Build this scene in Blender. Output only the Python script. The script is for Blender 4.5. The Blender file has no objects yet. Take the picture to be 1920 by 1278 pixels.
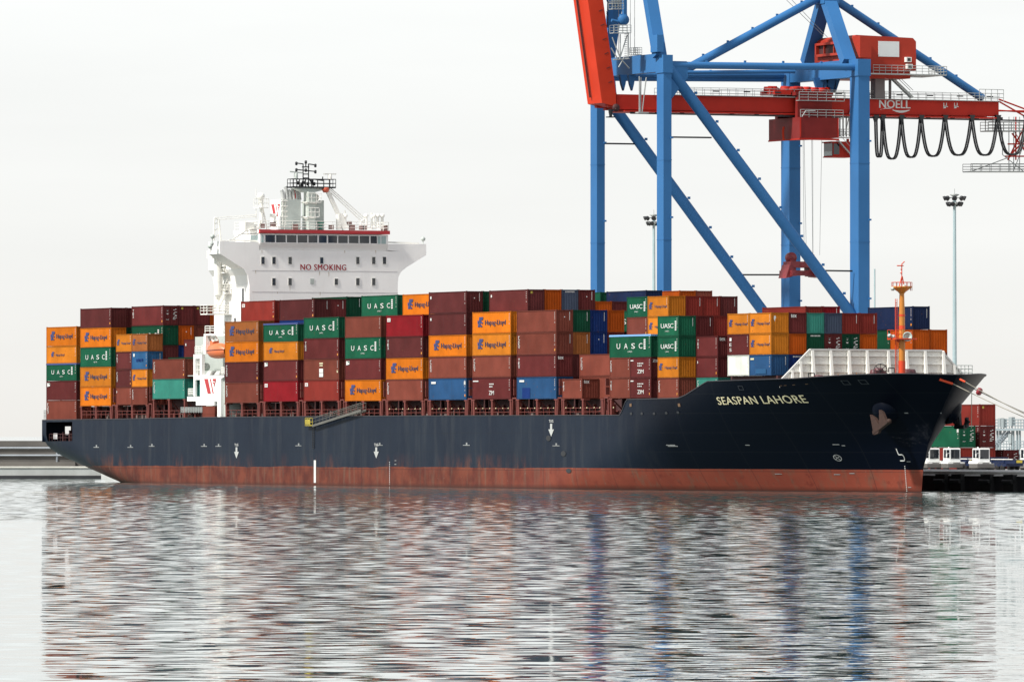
import bpy, math, random
from mathutils import Vector, Matrix
random.seed(7)
R = math.radians
SC = bpy.context.scene
COL = SC.collection

# ------------------------------------------------------------------ camera, sky, sun
# world: +X = along the ship to the bow (s), +Y = across the ship to the quay (w), z = 0 water
F, A, D0, XS, YH, HC = 15000.0, .43834, 1213.8, 86.8, 812.0, 7.3
SA, CA = math.sin(A), math.cos(A)
LAT0 = (XS - 960) * D0 / F
cam_loc = Vector((D0 * CA - LAT0 * SA, -D0 * SA - LAT0 * CA, HC))
cd = bpy.data.cameras.new('camera'); cam = bpy.data.objects.new('camera', cd); COL.objects.link(cam)
cd.sensor_width = 36; cd.lens = F / 1920 * 36; cd.clip_start = 1; cd.clip_end = 60000
pitch = math.atan((YH - 639) / F)
cam.location = cam_loc
cam.rotation_euler = (R(90) + pitch, 0, math.atan2(CA, SA))
SC.camera = cam

SUN_EL, SUN_AZ = R(46), R(278)       # azimuth measured from +X counter-clockwise: light comes over the ship's near side
wd = bpy.data.worlds.new('World'); SC.world = wd; wd.use_nodes = True
nt = wd.node_tree; nt.nodes.clear(); N = nt.nodes.new; Lk = nt.links.new
out = N('ShaderNodeOutputWorld'); bgA = N('ShaderNodeBackground'); bgB = N('ShaderNodeBackground'); mx = N('ShaderNodeMixShader')
sky = N('ShaderNodeTexSky'); sky.sky_type = 'NISHITA'; sky.sun_disc = False
sky.sun_elevation = SUN_EL; sky.sun_rotation = math.pi / 2 - SUN_AZ
hs = N('ShaderNodeHueSaturation'); hs.inputs['Saturation'].default_value = .35
Lk(sky.outputs[0], hs.inputs['Color']); Lk(hs.outputs[0], bgA.inputs[0]); bgA.inputs[1].default_value = .1
tc = N('ShaderNodeTexCoord'); sx = N('ShaderNodeSeparateXYZ'); Lk(tc.outputs['Generated'], sx.inputs[0])
cr = N('ShaderNodeValToRGB'); e = cr.color_ramp.elements          # thin bright overcast, warmer at the horizon
e[0].position = 0.0; e[0].color = (.80, .785, .75, 1)
e[1].position = 1.0; e[1].color = (.46, .50, .58, 1)
for p_, c_ in ((.022, (.825, .83, .81, 1)), (.05, (.865, .88, .87, 1)), (.12, (1.16, 1.18, 1.17, 1)), (.45, (.70, .72, .76, 1))):
    q = e.new(p_); q.color = c_
Lk(sx.outputs[2], cr.inputs[0])
mpc = N('ShaderNodeMapping'); mpc.inputs['Scale'].default_value = (9, 9, 60); Lk(tc.outputs['Generated'], mpc.inputs[0])
nzc = N('ShaderNodeTexNoise'); nzc.inputs['Scale'].default_value = 1; nzc.inputs['Detail'].default_value = 5; Lk(mpc.outputs[0], nzc.inputs['Vector'])
mrc = N('ShaderNodeMapRange'); mrc.inputs[1].default_value = .3; mrc.inputs[2].default_value = .7; mrc.inputs[3].default_value = .965; mrc.inputs[4].default_value = 1.03; Lk(nzc.outputs[0], mrc.inputs[0])
vmc = N('ShaderNodeVectorMath'); vmc.operation = 'SCALE'; Lk(cr.outputs[0], vmc.inputs[0]); Lk(mrc.outputs[0], vmc.inputs['Scale']); Lk(vmc.outputs[0], bgB.inputs[0]); bgB.inputs[1].default_value = 1.0
Lk(bgA.outputs[0], mx.inputs[1]); Lk(bgB.outputs[0], mx.inputs[2]); mx.inputs[0].default_value = .93
Lk(mx.outputs[0], out.inputs[0])
sl = bpy.data.lights.new('sun', 'SUN'); sl.energy = 5.0; sl.angle = R(4); sl.color = (1, .965, .90)
so = bpy.data.objects.new('sun', sl); COL.objects.link(so)
sd = Vector((math.cos(SUN_EL) * math.cos(SUN_AZ), math.cos(SUN_EL) * math.sin(SUN_AZ), math.sin(SUN_EL)))
so.rotation_euler = sd.to_track_quat('Z', 'Y').to_euler()
so.location = (100, -300, 200)
SC.view_settings.view_transform = 'Standard'; SC.view_settings.look = 'None'
SC.view_settings.exposure = .2; SC.view_settings.gamma = 1
SC.cycles.max_bounces = 6; SC.cycles.use_denoising = True

# ------------------------------------------------------------------ survey helpers (photo measurement -> metres)
def depth(s, w): return D0 - s * CA + w * SA
def S_(x, w):
    t = (x - 960) / F; return (t * (D0 + w * SA) - LAT0 - w * CA) / (SA + t * CA)
def W_(x, s):
    t = (x - 960) / F; return (t * (D0 - s * CA) - LAT0 - s * SA) / (CA - t * SA)
def Z_(y, s, w): return HC + (YH - y) * depth(s, w) / F
def aw(x, y, w): s = S_(x, w); return Vector((s, w, Z_(y, s, w)))
def as_(x, y, s): w = W_(x, s); return Vector((s, w, Z_(y, s, w)))

# ------------------------------------------------------------------ mesh helpers
class MB:
    def __init__(s): s.v = []; s.f = []; s.sm = []
    def add(s, vs, fs, smooth=False):
        o = len(s.v); s.v += [tuple(v) for v in vs]; s.f += [tuple(i + o for i in f) for f in fs]; s.sm += [smooth] * len(fs); return s
    def box(s, x0, x1, y0, y1, z0, z1):
        vs = [(x, y, z) for x in (x0, x1) for y in (y0, y1) for z in (z0, z1)]
        return s.add(vs, [(0, 1, 3, 2), (4, 6, 7, 5), (0, 4, 5, 1), (2, 3, 7, 6), (0, 2, 6, 4), (1, 5, 7, 3)])
    def bar(s, a, b, wd_, ht, up=(0, 0, 1)):
        a = Vector(a); b = Vector(b); d = (b - a).normalized(); up = Vector(up)
        if abs(d.dot(up)) > .98: up = Vector((1, 0, 0))
        r = d.cross(up).normalized(); u = r.cross(d)
        vs = [p + r * i * wd_ / 2 + u * j * ht / 2 for p in (a, b) for i in (-1, 1) for j in (-1, 1)]
        return s.add(vs, [(0, 1, 3, 2), (4, 6, 7, 5), (0, 4, 5, 1), (2, 3, 7, 6), (0, 2, 6, 4), (1, 5, 7, 3)])
    def tube(s, a, b, r0, r1=None, n=8, cap=True):
        r1 = r0 if r1 is None else r1
        a = Vector(a); b = Vector(b); d = (b - a).normalized(); up = Vector((0, 0, 1)) if abs(d.z) < .95 else Vector((1, 0, 0))
        r = d.cross(up).normalized(); u = r.cross(d); vs = []
        for p, q in ((a, r0), (b, r1)):
            vs += [p + (r * math.cos(2 * math.pi * i / n) + u * math.sin(2 * math.pi * i / n)) * q for i in range(n)]
        s.add(vs, [(i, (i + 1) % n, n + (i + 1) % n, n + i) for i in range(n)], True)
        if cap: s.add(vs[:n], [tuple(range(n))]); s.add(vs[n:], [tuple(range(n))])
        return s
    def path(s, pts, r, n=6):
        for a, b in zip(pts, pts[1:]): s.tube(a, b, r, r, n, False)
        return s
    def lathe(s, c, prof, n=14, ax=(0, 0, 1)):
        ax = Vector(ax).normalized(); c = Vector(c); up = Vector((0, 0, 1)) if abs(ax.z) < .9 else Vector((1, 0, 0))
        r = ax.cross(up).normalized(); u = r.cross(ax); vs = []
        for q, h in prof:
            vs += [c + ax * h + (r * math.cos(2 * math.pi * i / n) + u * math.sin(2 * math.pi * i / n)) * q for i in range(n)]
        fs = [(k * n + i, k * n + (i + 1) % n, (k + 1) * n + (i + 1) % n, (k + 1) * n + i) for k in range(len(prof) - 1) for i in range(n)]
        return s.add(vs, fs, True)
    def prism(s, pts, off):
        n = len(pts); off = Vector(off); vs = [Vector(p) for p in pts] + [Vector(p) + off for p in pts]
        return s.add(vs, [tuple(range(n)), tuple(range(2 * n - 1, n - 1, -1))] + [(i, n + i, n + (i + 1) % n, (i + 1) % n) for i in range(n)])
    def rail(s, a, b, h=1.0, n=4, r=.035, bars=2):
        a = Vector(a); b = Vector(b)
        for i in range(n + 1):
            p = a.lerp(b, i / n); s.tube(p, p + Vector((0, 0, h)), r, n=4, cap=False)
        for k in range(1, bars + 1): s.tube(a + Vector((0, 0, h * k / bars)), b + Vector((0, 0, h * k / bars)), r, n=4, cap=False)
        return s
    def mesh(s, name):
        m = bpy.data.meshes.new(name); m.from_pydata(s.v, [], s.f)
        for p, q in zip(m.polygons, s.sm): p.use_smooth = q
        m.update(); return m

ORG = {}
def tag(o, label=None, cat=None, group=None, kind=None):
    if label: o['label'] = label
    if cat: o['category'] = cat
    if group: o['group'] = group
    if kind: o['kind'] = kind
    return o
def empty(name, loc, label, cat, group=None):
    o = bpy.data.objects.new(name, None); o.empty_display_size = .5; o.location = loc; COL.objects.link(o); ORG[o] = Vector(loc)
    return tag(o, label, cat, group)
def part(name, mb, m, parent=None, label=None):            # mesh given in world metres
    me = mb.mesh(name) if isinstance(mb, MB) else mb
    o = bpy.data.objects.new(name, me); COL.objects.link(o)
    if m: me.materials.append(m)
    if parent:
        o.parent = parent
        if parent in ORG: o.matrix_parent_inverse = Matrix.Translation(-ORG[parent])
    if label: o['label'] = label
    return o
def lpart(name, me, m, parent):                             # mesh given in the thing's own frame, shared data allowed
    o = bpy.data.objects.new(name, me); COL.objects.link(o)
    if not me.materials: me.materials.append(None)
    o.material_slots[0].link = 'OBJECT'; o.material_slots[0].material = m
    o.parent = parent; return o

# ------------------------------------------------------------------ materials
def mat(name, c, rough=.55, metal=0, var=.12, scale=.6, spec=.5, streak=0, rust=0, rnd=0, streak_col=(.12, .05, .025)):
    m = bpy.data.materials.new(name); m.use_nodes = True; t = m.node_tree; b = t.nodes['Principled BSDF']
    b.inputs['Roughness'].default_value = rough; b.inputs['Metallic'].default_value = metal
    b.inputs['Specular IOR Level'].default_value = spec
    n = t.nodes.new; l = t.links.new
    tc = n('ShaderNodeTexCoord'); col = n('ShaderNodeRGB'); col.outputs[0].default_value = (*c, 1); cur = col.outputs[0]
    oi = n('ShaderNodeObjectInfo')
    ad = n('ShaderNodeVectorMath'); ad.operation = 'ADD'; l(tc.outputs['Object'], ad.inputs[0])
    sc_ = n('ShaderNodeVectorMath'); sc_.operation = 'SCALE'; l(oi.outputs['Location'], sc_.inputs[0]); sc_.inputs['Scale'].default_value = 1.37
    l(sc_.outputs[0], ad.inputs[1])
    if var:
        nz = n('ShaderNodeTexNoise'); nz.inputs['Scale'].default_value = scale; nz.inputs['Detail'].default_value = 5; l(ad.outputs[0], nz.inputs['Vector'])
        mr = n('ShaderNodeMapRange'); mr.inputs[1].default_value = .3; mr.inputs[2].default_value = .7
        mr.inputs[3].default_value = 1 - var; mr.inputs[4].default_value = 1 + var; l(nz.outputs[0], mr.inputs[0])
        f = mr.outputs[0]
        if rnd:
            m2 = n('ShaderNodeMapRange'); m2.inputs[3].default_value = 1 - rnd; m2.inputs[4].default_value = 1 + rnd; l(oi.outputs['Random'], m2.inputs[0])
            mm = n('ShaderNodeMath'); mm.operation = 'MULTIPLY'; l(f, mm.inputs[0]); l(m2.outputs[0], mm.inputs[1]); f = mm.outputs[0]
        vm = n('ShaderNodeVectorMath'); vm.operation = 'SCALE'; l(cur, vm.inputs[0]); l(f, vm.inputs['Scale']); cur = vm.outputs[0]
    if streak:
        mp = n('ShaderNodeMapping'); mp.inputs['Scale'].default_value = (2.2, 2.2, .22); l(ad.outputs[0], mp.inputs[0])
        nz = n('ShaderNodeTexNoise'); nz.inputs['Scale'].default_value = 1.0; nz.inputs['Detail'].default_value = 6; nz.inputs['Roughness'].default_value = .65; l(mp.outputs[0], nz.inputs['Vector'])
        mr = n('ShaderNodeMapRange'); mr.inputs[1].default_value = .55; mr.inputs[2].default_value = .80; mr.inputs[4].default_value = streak; l(nz.outputs[0], mr.inputs[0])
        mi = n('ShaderNodeMix'); mi.data_type = 'RGBA'; l(mr.outputs[0], mi.inputs[0]); l(cur, mi.inputs[6]); mi.inputs[7].default_value = (*streak_col, 1); cur = mi.outputs[2]
    if rust:
        nz = n('ShaderNodeTexNoise'); nz.inputs['Scale'].default_value = 2.6; nz.inputs['Detail'].default_value = 8; l(ad.outputs[0], nz.inputs['Vector'])
        mr = n('ShaderNodeMapRange'); mr.inputs[1].default_value = .66; mr.inputs[2].default_value = .72; mr.inputs[4].default_value = rust; l(nz.outputs[0], mr.inputs[0])
        mi = n('ShaderNodeMix'); mi.data_type = 'RGBA'; l(mr.outputs[0], mi.inputs[0]); l(cur, mi.inputs[6]); mi.inputs[7].default_value = (.13, .055, .025, 1); cur = mi.outputs[2]
    l(cur, b.inputs['Base Color']); return m

M = {}
CC = dict(maroon=(.098, .020, .020), brown=(.160, .042, .029), plum=(.088, .021, .021), red=(.20, .010, .015), brick=(.19, .026, .020),
          orange=(.50, .135, .009), rust_orange=(.36, .065, .006), amber=(.46, .150, .014), tan=(.27, .090, .026), green=(.009, .080, .042),
          dark_green=(.006, .050, .026), blue=(.022, .070, .165), bright_blue=(.028, .10, .22), dark_blue=(.008, .026, .12), navy=(.010, .018, .052), grey_blue=(.055, .072, .11),
          teal=(.035, .185, .145), white=(.56, .58, .53), steel_grey=(.16, .19, .22))
for k, c in CC.items():
    M['c_' + k] = mat('container_' + k, c, .7, spec=.07, var=.17, scale=.35, streak=.50, rust=.6, rnd=.15, streak_col=tuple(x * .55 + .02 for x in c))
    M['f_' + k] = mat('container_frame_' + k, tuple(x * .72 for x in c), .7, spec=.1, var=.15, scale=2, rust=.5)
M['white'] = mat('white_paint', (.87, .855, .83), .4, var=.04, scale=.25, streak=.10, streak_col=(.42, .30, .22))
M['whiteclean'] = mat('white_marking', (.60, .60, .58), .5, var=.04)
M['offwhite'] = mat('weathered_white', (.76, .75, .70), .5, var=.07, scale=.6, streak=.22, streak_col=(.38, .30, .22), rust=.25)
M['galv'] = mat('galvanised_steel', (.36, .38, .37), .55, .2, var=.1)
M['greygreen'] = mat('grey_green_paint', (.42, .46, .43), .45, var=.05, scale=.4)
M['black'] = mat('black_paint', (.012, .013, .016), .5, var=.1)
M['glass'] = mat('window_glass', (.012, .016, .022), .08, var=0, spec=.8)
M['glasslit'] = mat('clear_window_glass', (.35, .45, .44), .1, var=0, spec=.6)
M['signred'] = mat('sign_red', (.33, .015, .025), .5, var=.05)
M['bandred'] = mat('band_red', (.42, .025, .03), .45, var=.05)
M['logoblue'] = mat('logo_blue', (.02, .032, .13), .5, var=.05)
M['logodark'] = mat('logo_dark_blue', (.018, .022, .06), .5, var=.05)
M['deckred'] = mat('deck_red_oxide', (.135, .026, .019), .6, var=.2, scale=1.2, rust=.3)
M['deckdark'] = mat('hatch_red_oxide', (.055, .016, .016), .7, var=.25, scale=.8)
M['buff'] = mat('mast_orange', (.52, .19, .022), .45, var=.08, scale=1.0, rust=.15)
M['mastred'] = mat('mast_red_orange', (.62, .055, .012), .45, var=.06)
M['boat'] = mat('lifeboat_orange', (.62, .16, .06), .4, var=.05)
M['boatdark'] = mat('lifeboat_dark', (.12, .03, .02), .5)
M['yellow'] = mat('yellow_paint', (.34, .27, .03), .5, var=.15)
M['alu'] = mat('gangway_aluminium', (.13, .125, .11), .5, .3, var=.15)
M['craneblue'] = mat('crane_blue', (.036, .140, .33), .5, spec=.12, var=.07, scale=.15, streak=.18, streak_col=(.06, .12, .25))
M['cranered'] = mat('crane_red', (.42, .024, .014), .5, spec=.15, var=.10, scale=.3, streak=.25, streak_col=(.25, .025, .02))
M['boomred'] = mat('boom_orange_red', (.54, .040, .014), .5, spec=.15, var=.08, scale=.3, streak=.2, streak_col=(.4, .04, .02))
M['housered'] = mat('machinery_house_red', (.36, .036, .020), .5, spec=.15, var=.08, scale=.3, streak=.3, streak_col=(.25, .04, .03))
M['cable'] = mat('rubber_cable', (.010, .012, .014), .45)
M['rope'] = mat('mooring_rope', (.30, .27, .22), .8)
M['anchor'] = mat('rusty_anchor', (.034, .014, .009), .8, var=.3, scale=3)
M['arrow'] = mat('arrow_white', (.40, .41, .40), .7, spec=.05, var=.1)
M['faint'] = mat('worn_white_marking', (.22, .23, .23), .6, var=.3, scale=3)
M['fairl'] = mat('fairlead_worn', (.02, .023, .032), .5)
M['gold'] = mat('name_lettering', (.62, .56, .36), .5, var=.12, scale=2)
M['kerb'] = mat('kerb_pale_concrete', (.75, .74, .70), .85, var=.1, scale=1.5, streak=.3, streak_col=(.3, .27, .22))
M['concrete'] = mat('quay_concrete', (.42, .40, .37), .85, var=.12, scale=.3)
M['oldconcrete'] = mat('breakwater_concrete', (.105, .098, .09), .9, var=.16, scale=.25, streak=.35, streak_col=(.10, .09, .08))
M['paleconcrete'] = mat('pale_concrete', (.40, .41, .40), .9, var=.12, scale=.4, streak=.3, streak_col=(.22, .19, .16))
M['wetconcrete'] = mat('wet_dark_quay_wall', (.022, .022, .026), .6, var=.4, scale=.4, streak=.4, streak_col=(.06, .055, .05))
M['rubber'] = mat('black_rubber', (.012, .012, .013), .7)
M['truckwhite'] = mat('truck_white', (.84, .85, .83), .35, var=.06)
M['truckgrey'] = mat('truck_grey', (.13, .125, .12), .5, var=.15)
M['chassis'] = mat('trailer_blue', (.008, .018, .06), .5, var=.2)
M['farsteel'] = mat('haze_paled_steel', (.22, .27, .29), .6, var=.05)  # steel paled to paint in distance haze; the air itself is clear
M['lamppole'] = mat('lamp_pole_grey', (.33, .43, .45), .5, var=.05)

def hull_material():
    m = bpy.data.materials.new('hull_paint'); m.use_nodes = True; t = m.node_tree; b = t.nodes['Principled BSDF']; n = t.nodes.new; l = t.links.new
    tc = n('ShaderNodeTexCoord'); sp = n('ShaderNodeSeparateXYZ'); l(tc.outputs['Object'], sp.inputs[0])
    def math_(op, a, b_=None, c=None):
        q = n('ShaderNodeMath'); q.operation = op
        for i, x in enumerate((a, b_, c)):
            if x is None: continue
            if isinstance(x, (int, float)): q.inputs[i].default_value = x
            else: l(x, q.inputs[i])
        return q.outputs[0]
    def noise(scale, sc3, det=6, rg=.6):
        mp = n('ShaderNodeMapping'); mp.inputs['Scale'].default_value = sc3; l(tc.outputs['Object'], mp.inputs[0])
        q = n('ShaderNodeTexNoise'); q.inputs['Scale'].default_value = scale; q.inputs['Detail'].default_value = det; q.inputs['Roughness'].default_value = rg; l(mp.outputs[0], q.inputs['Vector']); return q.outputs[0]
    def rng(x, a, b_, c=0, d=1):
        q = n('ShaderNodeMapRange'); q.inputs[1].default_value = a; q.inputs[2].default_value = b_; q.inputs[3].default_value = c; q.inputs[4].default_value = d; l(x, q.inputs[0]); return q.outputs[0]
    def mix(f, a, b_):
        q = n('ShaderNodeMix'); q.data_type = 'RGBA'
        if isinstance(f, float): q.inputs[0].default_value = f
        else: l(f, q.inputs[0])
        for i, x in ((6, a), (7, b_)):
            if isinstance(x, tuple): q.inputs[i].default_value = (*x, 1)
            else: l(x, q.inputs[i])
        return q.outputs[2]
    # height above the ship's own boot-top line (ship floats slightly down by the stern)
    xl = rng(sp.outputs[0], 0, 190, .35, 0)
    zz = math_('ADD', sp.outputs[2], xl)
    wob = rng(noise(.11, (1, 1, 1)), .3, .7, -.15, .15)
    navy = mix(rng(noise(.12, (1, 1, 1.2)), .35, .7), (.008, .013, .025), (.013, .020, .033))
    navy = mix(rng(noise(1.0, (.55, .55, .07)), .50, .76, 0, .7), navy, (.032, .037, .045))         # pale salt streaks
    # weathered after body; shade of the bow flare painted in as darker navy
    bow_shade = rng(sp.outputs[0], 196, 212); navy = mix(bow_shade, navy, (.0010, .0025, .0075))
    red = mix(rng(noise(.3, (1, 1, 1)), .38, .62), (.080, .019, .013), (.150, .040, .023))
    red = mix(rng(sp.outputs[0], 150, 215, 0, .65), red, (.27, .062, .040))  # bow red lifted: missing sunlight painted in, along with the fresher salmon coat
    red = mix(rng(noise(1.3, (.5, .5, .5)), .58, .68, 0, .65), red, (.125, .026, .020))
    red = mix(rng(noise(1.0, (.9, .9, .13)), .52, .72, 0, .7), red, (.13, .085, .060))
    red = mix(rng(noise(3.2, (1, 1, 1.4)), .70, .74, 0, .7), red, (.45, .40, .33))
    red = mix(rng(zz, .1, .7, .85, 0), red, (.045, .018, .014))
    sel = math_('GREATER_THAN', math_('ADD', zz, math_('MULTIPLY', wob, rng(sp.outputs[0], 150, 200, 1, .15))), 2.78)
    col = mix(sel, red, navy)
    # rust runs above the boot-top in patches
    rmask = math_('MULTIPLY', rng(noise(1.0, (.5, .5, .16), 9, .75), .47, .66), rng(zz, 2.6, 4.8, .8, 0))
    patch = math_('MULTIPLY', rmask, rng(noise(.055, (1, 1, .01), 2), .44, .60))
    patch = math_('MULTIPLY', patch, rng(sp.outputs[0], 170, 190, 1, 0))
    patch = math_('MULTIPLY', patch, math_('GREATER_THAN', zz, 2.5))
    col = mix(patch, col, (.17, .055, .025))
    # weld seams: darker horizontal lines
    seam = math_('LESS_THAN', math_('FRACT', math_('DIVIDE', zz, 2.45)), .03)
    vs_ = math_('LESS_THAN', math_('FRACT', math_('DIVIDE', sp.outputs[0], 9.8)), .012); seam = math_('MAXIMUM', seam, vs_)
    col = mix(math_('MULTIPLY', seam, .45), col, (.012, .014, .018))
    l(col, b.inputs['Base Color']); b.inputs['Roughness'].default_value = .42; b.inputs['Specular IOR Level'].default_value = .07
    bp = n('ShaderNodeBump'); bp.inputs['Strength'].default_value = .35; bp.inputs['Distance'].default_value = .05
    l(noise(.25, (1, 1, 1), 3), bp.inputs['Height']); l(bp.outputs[0], b.inputs['Normal'])
    return m
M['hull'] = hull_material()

def water_material():
    m = bpy.data.materials.new('harbour_water'); m.use_nodes = True; t = m.node_tree; b = t.nodes['Principled BSDF']; n = t.nodes.new; l = t.links.new
    b.inputs['Base Color'].default_value = (.09, .14, .13, 1); b.inputs['Roughness'].default_value = .01; b.inputs['IOR'].default_value = 1.45
    geo = n('ShaderNodeNewGeometry'); rot = n('ShaderNodeVectorRotate'); rot.rotation_type = 'Z_AXIS'
    rot.inputs['Angle'].default_value = -math.atan2(SA, -CA); l(geo.outputs['Position'], rot.inputs['Vector'])    # x = along the wind, y = across it
    tot = None
    # (size along wind, size across, slope amplitude along, across, detail)
    for i, (ax, ay, am, ac, det) in enumerate(((.7, 1.3, WV[0], .07, 2), (1.15, 2.3, WV[1], .075, 1), (3.6, 1.8, WV[2], .012, 1), (11.0, 1.5, WV[4], .004, 1))):
        mp = n('ShaderNodeMapping'); mp.inputs['Scale'].default_value = (1 / ax, 1 / ay, 1); mp.inputs['Location'].default_value = (i * 13.1, i * 7.7, 0); l(rot.outputs[0], mp.inputs[0])
        q = n('ShaderNodeTexNoise'); q.noise_dimensions = '2D'; q.inputs['Scale'].default_value = 1; q.inputs['Detail'].default_value = det; q.inputs['Roughness'].default_value = .5; l(mp.outputs[0], q.inputs['Vector'])
        sb = n('ShaderNodeVectorMath'); sb.operation = 'SUBTRACT'; l(q.outputs['Color'], sb.inputs[0]); sb.inputs[1].default_value = (.5, .5, .5)
        ml = n('ShaderNodeVectorMath'); ml.operation = 'MULTIPLY'; l(sb.outputs[0], ml.inputs[0]); ml.inputs[1].default_value = (am, ac, 0)
        if i >= 2:                                               # longer ripples only where the breeze reaches, out by the ship
            sxr = n('ShaderNodeSeparateXYZ'); l(rot.outputs[0], sxr.inputs[0]); m_r = n('ShaderNodeMapRange'); l(sxr.outputs[0], m_r.inputs[0])
            m_r.inputs[1].default_value = XR0 + (150, 330)[i - 2]; m_r.inputs[2].default_value = XR0 + (500, 800)[i - 2]; m_r.inputs[3].default_value = .12
            m3 = n('ShaderNodeVectorMath'); m3.operation = 'SCALE'; l(ml.outputs[0], m3.inputs[0]); l(m_r.outputs[0], m3.inputs['Scale']); ml = m3
        if tot is None: tot = ml.outputs[0]
        else:
            a_ = n('ShaderNodeVectorMath'); a_.operation = 'ADD'; l(tot, a_.inputs[0]); l(ml.outputs[0], a_.inputs[1]); tot = a_.outputs[0]
    bm = n('ShaderNodeMapRange'); sx2 = n('ShaderNodeSeparateXYZ'); l(rot.outputs[0], sx2.inputs[0]); l(sx2.outputs[0], bm.inputs[0])
    bm.inputs[1].default_value = XR0 + 300; bm.inputs[2].default_value = XR0 + 1100; bm.inputs[3].default_value = -WV[3]; bm.inputs[4].default_value = -WV[5]
    cx_ = n('ShaderNodeCombineXYZ'); l(bm.outputs[0], cx_.inputs[0]); cx_.inputs[2].default_value = 1
    a_ = n('ShaderNodeVectorMath'); a_.operation = 'ADD'; l(tot, a_.inputs[0]); l(cx_.outputs[0], a_.inputs[1])
    rb = n('ShaderNodeVectorRotate'); rb.rotation_type = 'Z_AXIS'; rb.inputs['Angle'].default_value = math.atan2(SA, -CA); l(a_.outputs[0], rb.inputs['Vector'])
    nm = n('ShaderNodeVectorMath'); nm.operation = 'NORMALIZE'; l(rb.outputs[0], nm.inputs[0]); l(nm.outputs[0], b.inputs['Normal'])
    return m
WV = (.05, .12, .06, .003, .075, .023)
XR0 = cam_loc.x * -CA + cam_loc.y * SA
M['water'] = water_material()

# ------------------------------------------------------------------ lettering
_tc = {}
def text_mesh(txt, w, h, bold=.012, spacing=1.0):
    """lettering fitted to w x h metres, centred, in a local (u, v) plane; returns (verts2d, faces)"""
    k = (txt, bold, spacing)
    if k not in _tc:
        cu = bpy.data.curves.new('lettering', 'FONT'); cu.body = txt; cu.space_character = spacing; cu.resolution_u = 3
        ob = bpy.data.objects.new('lettering', cu); COL.objects.link(ob)
        dg = bpy.context.evaluated_depsgraph_get(); me = ob.evaluated_get(dg).to_mesh()
        v = [tuple(q.co[:2]) for q in me.vertices]; f = [tuple(p.vertices) for p in me.polygons]
        bpy.data.objects.remove(ob); bpy.data.curves.remove(cu); _tc[k] = (v, f)
    v, f = _tc[k]
    x0 = min(p[0] for p in v); x1 = max(p[0] for p in v); y0 = min(p[1] for p in v); y1 = max(p[1] for p in v)
    return [((p[0] - (x0 + x1) / 2) / (x1 - x0) * w, (p[1] - (y0 + y1) / 2) / (y1 - y0) * h) for p in v], f, bold * h * 1.6
def put(mb, vf, fn):
    if len(vf) == 2 or not vf[2]: mb.add([fn(u, v) for u, v in vf[0]], vf[1]); return mb
    o = Vector(fn(0, 0)); n = (Vector(fn(.5, 0)) - o).cross(Vector(fn(0, .5)) - o).normalized() * .004   # heavier strokes: three thin coats, each 4 mm proud
    for k, d in enumerate((-vf[2], 0, vf[2])): mb.add([Vector(fn(u + d, v)) + n * k for u, v in vf[0]], vf[1])
    return mb
def rect2(w, h, cx=0, cy=0): return [(cx - w / 2, cy - h / 2), (cx + w / 2, cy - h / 2), (cx + w / 2, cy + h / 2), (cx - w / 2, cy + h / 2)], [(0, 1, 2, 3)]

# ================================================================== SETTING
HOR = 14000
w_ = MB(); w_.add([(-HOR, -HOR, 0), (HOR, -HOR, 0), (HOR, HOR, 0), (-HOR, HOR, 0)], [(0, 1, 2, 3)])
tag(part('water', w_, M['water']), kind='structure')
QZ, QW = 2.44, 34.0
q = MB(); q.prism([(-60, QW, -2), (330, QW, -2), (330, 470, -2), (-60, 470, -2)], (0, 0, QZ + 2)); tag(part('quay', q, M['concrete']), kind='structure')
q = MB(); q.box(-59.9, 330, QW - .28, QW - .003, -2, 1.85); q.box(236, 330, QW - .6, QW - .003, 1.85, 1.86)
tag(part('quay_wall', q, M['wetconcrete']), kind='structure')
q = MB()
for a, b in ((200, 246.5), (247.6, 253), (254, 262), (263.4, 268), (269, 275), (276.5, 330)): q.prism([(a, QW - .42, 1.88), (a, QW - .42, 1.95), (a, QW + .6, QZ + .26), (a, QW + .9, QZ + .26), (a, QW + .9, QZ + .004), (a, QW - .25, QZ + .004), (a, QW - .25, 1.88)], (b - a, 0, 0))
tag(part('quay_kerb', q, M['kerb'], label='pale concrete kerb along the quay edge, broken by gaps'), None, 'kerb')
bpy.data.objects['quay_kerb']['label'] = 'pale concrete kerb along the quay edge, broken by short gaps'
for x in (1765, 1795, 1850, 1893):                          # fenders hanging on the quay wall
    s = S_(x, QW - .7); f_ = MB(); f_.box(s - 1.3, s + 1.3, QW - .9, QW - .29, -.3, 2.1); f_.tube((s - 1.3, QW - 1.0, 1.2), (s + 1.3, QW - 1.0, 1.2), .28, n=10)
    nm = {1765: 'just right of the ship\'s stem', 1795: 'below the white tractor cab', 1850: 'below the second white tractor cab', 1893: 'below the blue trailer, farthest right'}[x]
    tag(part('quay_fender', f_, M['rubber']), 'black rubber fender on the dark quay wall ' + nm, 'fender', 'fenders on the quay wall')

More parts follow.
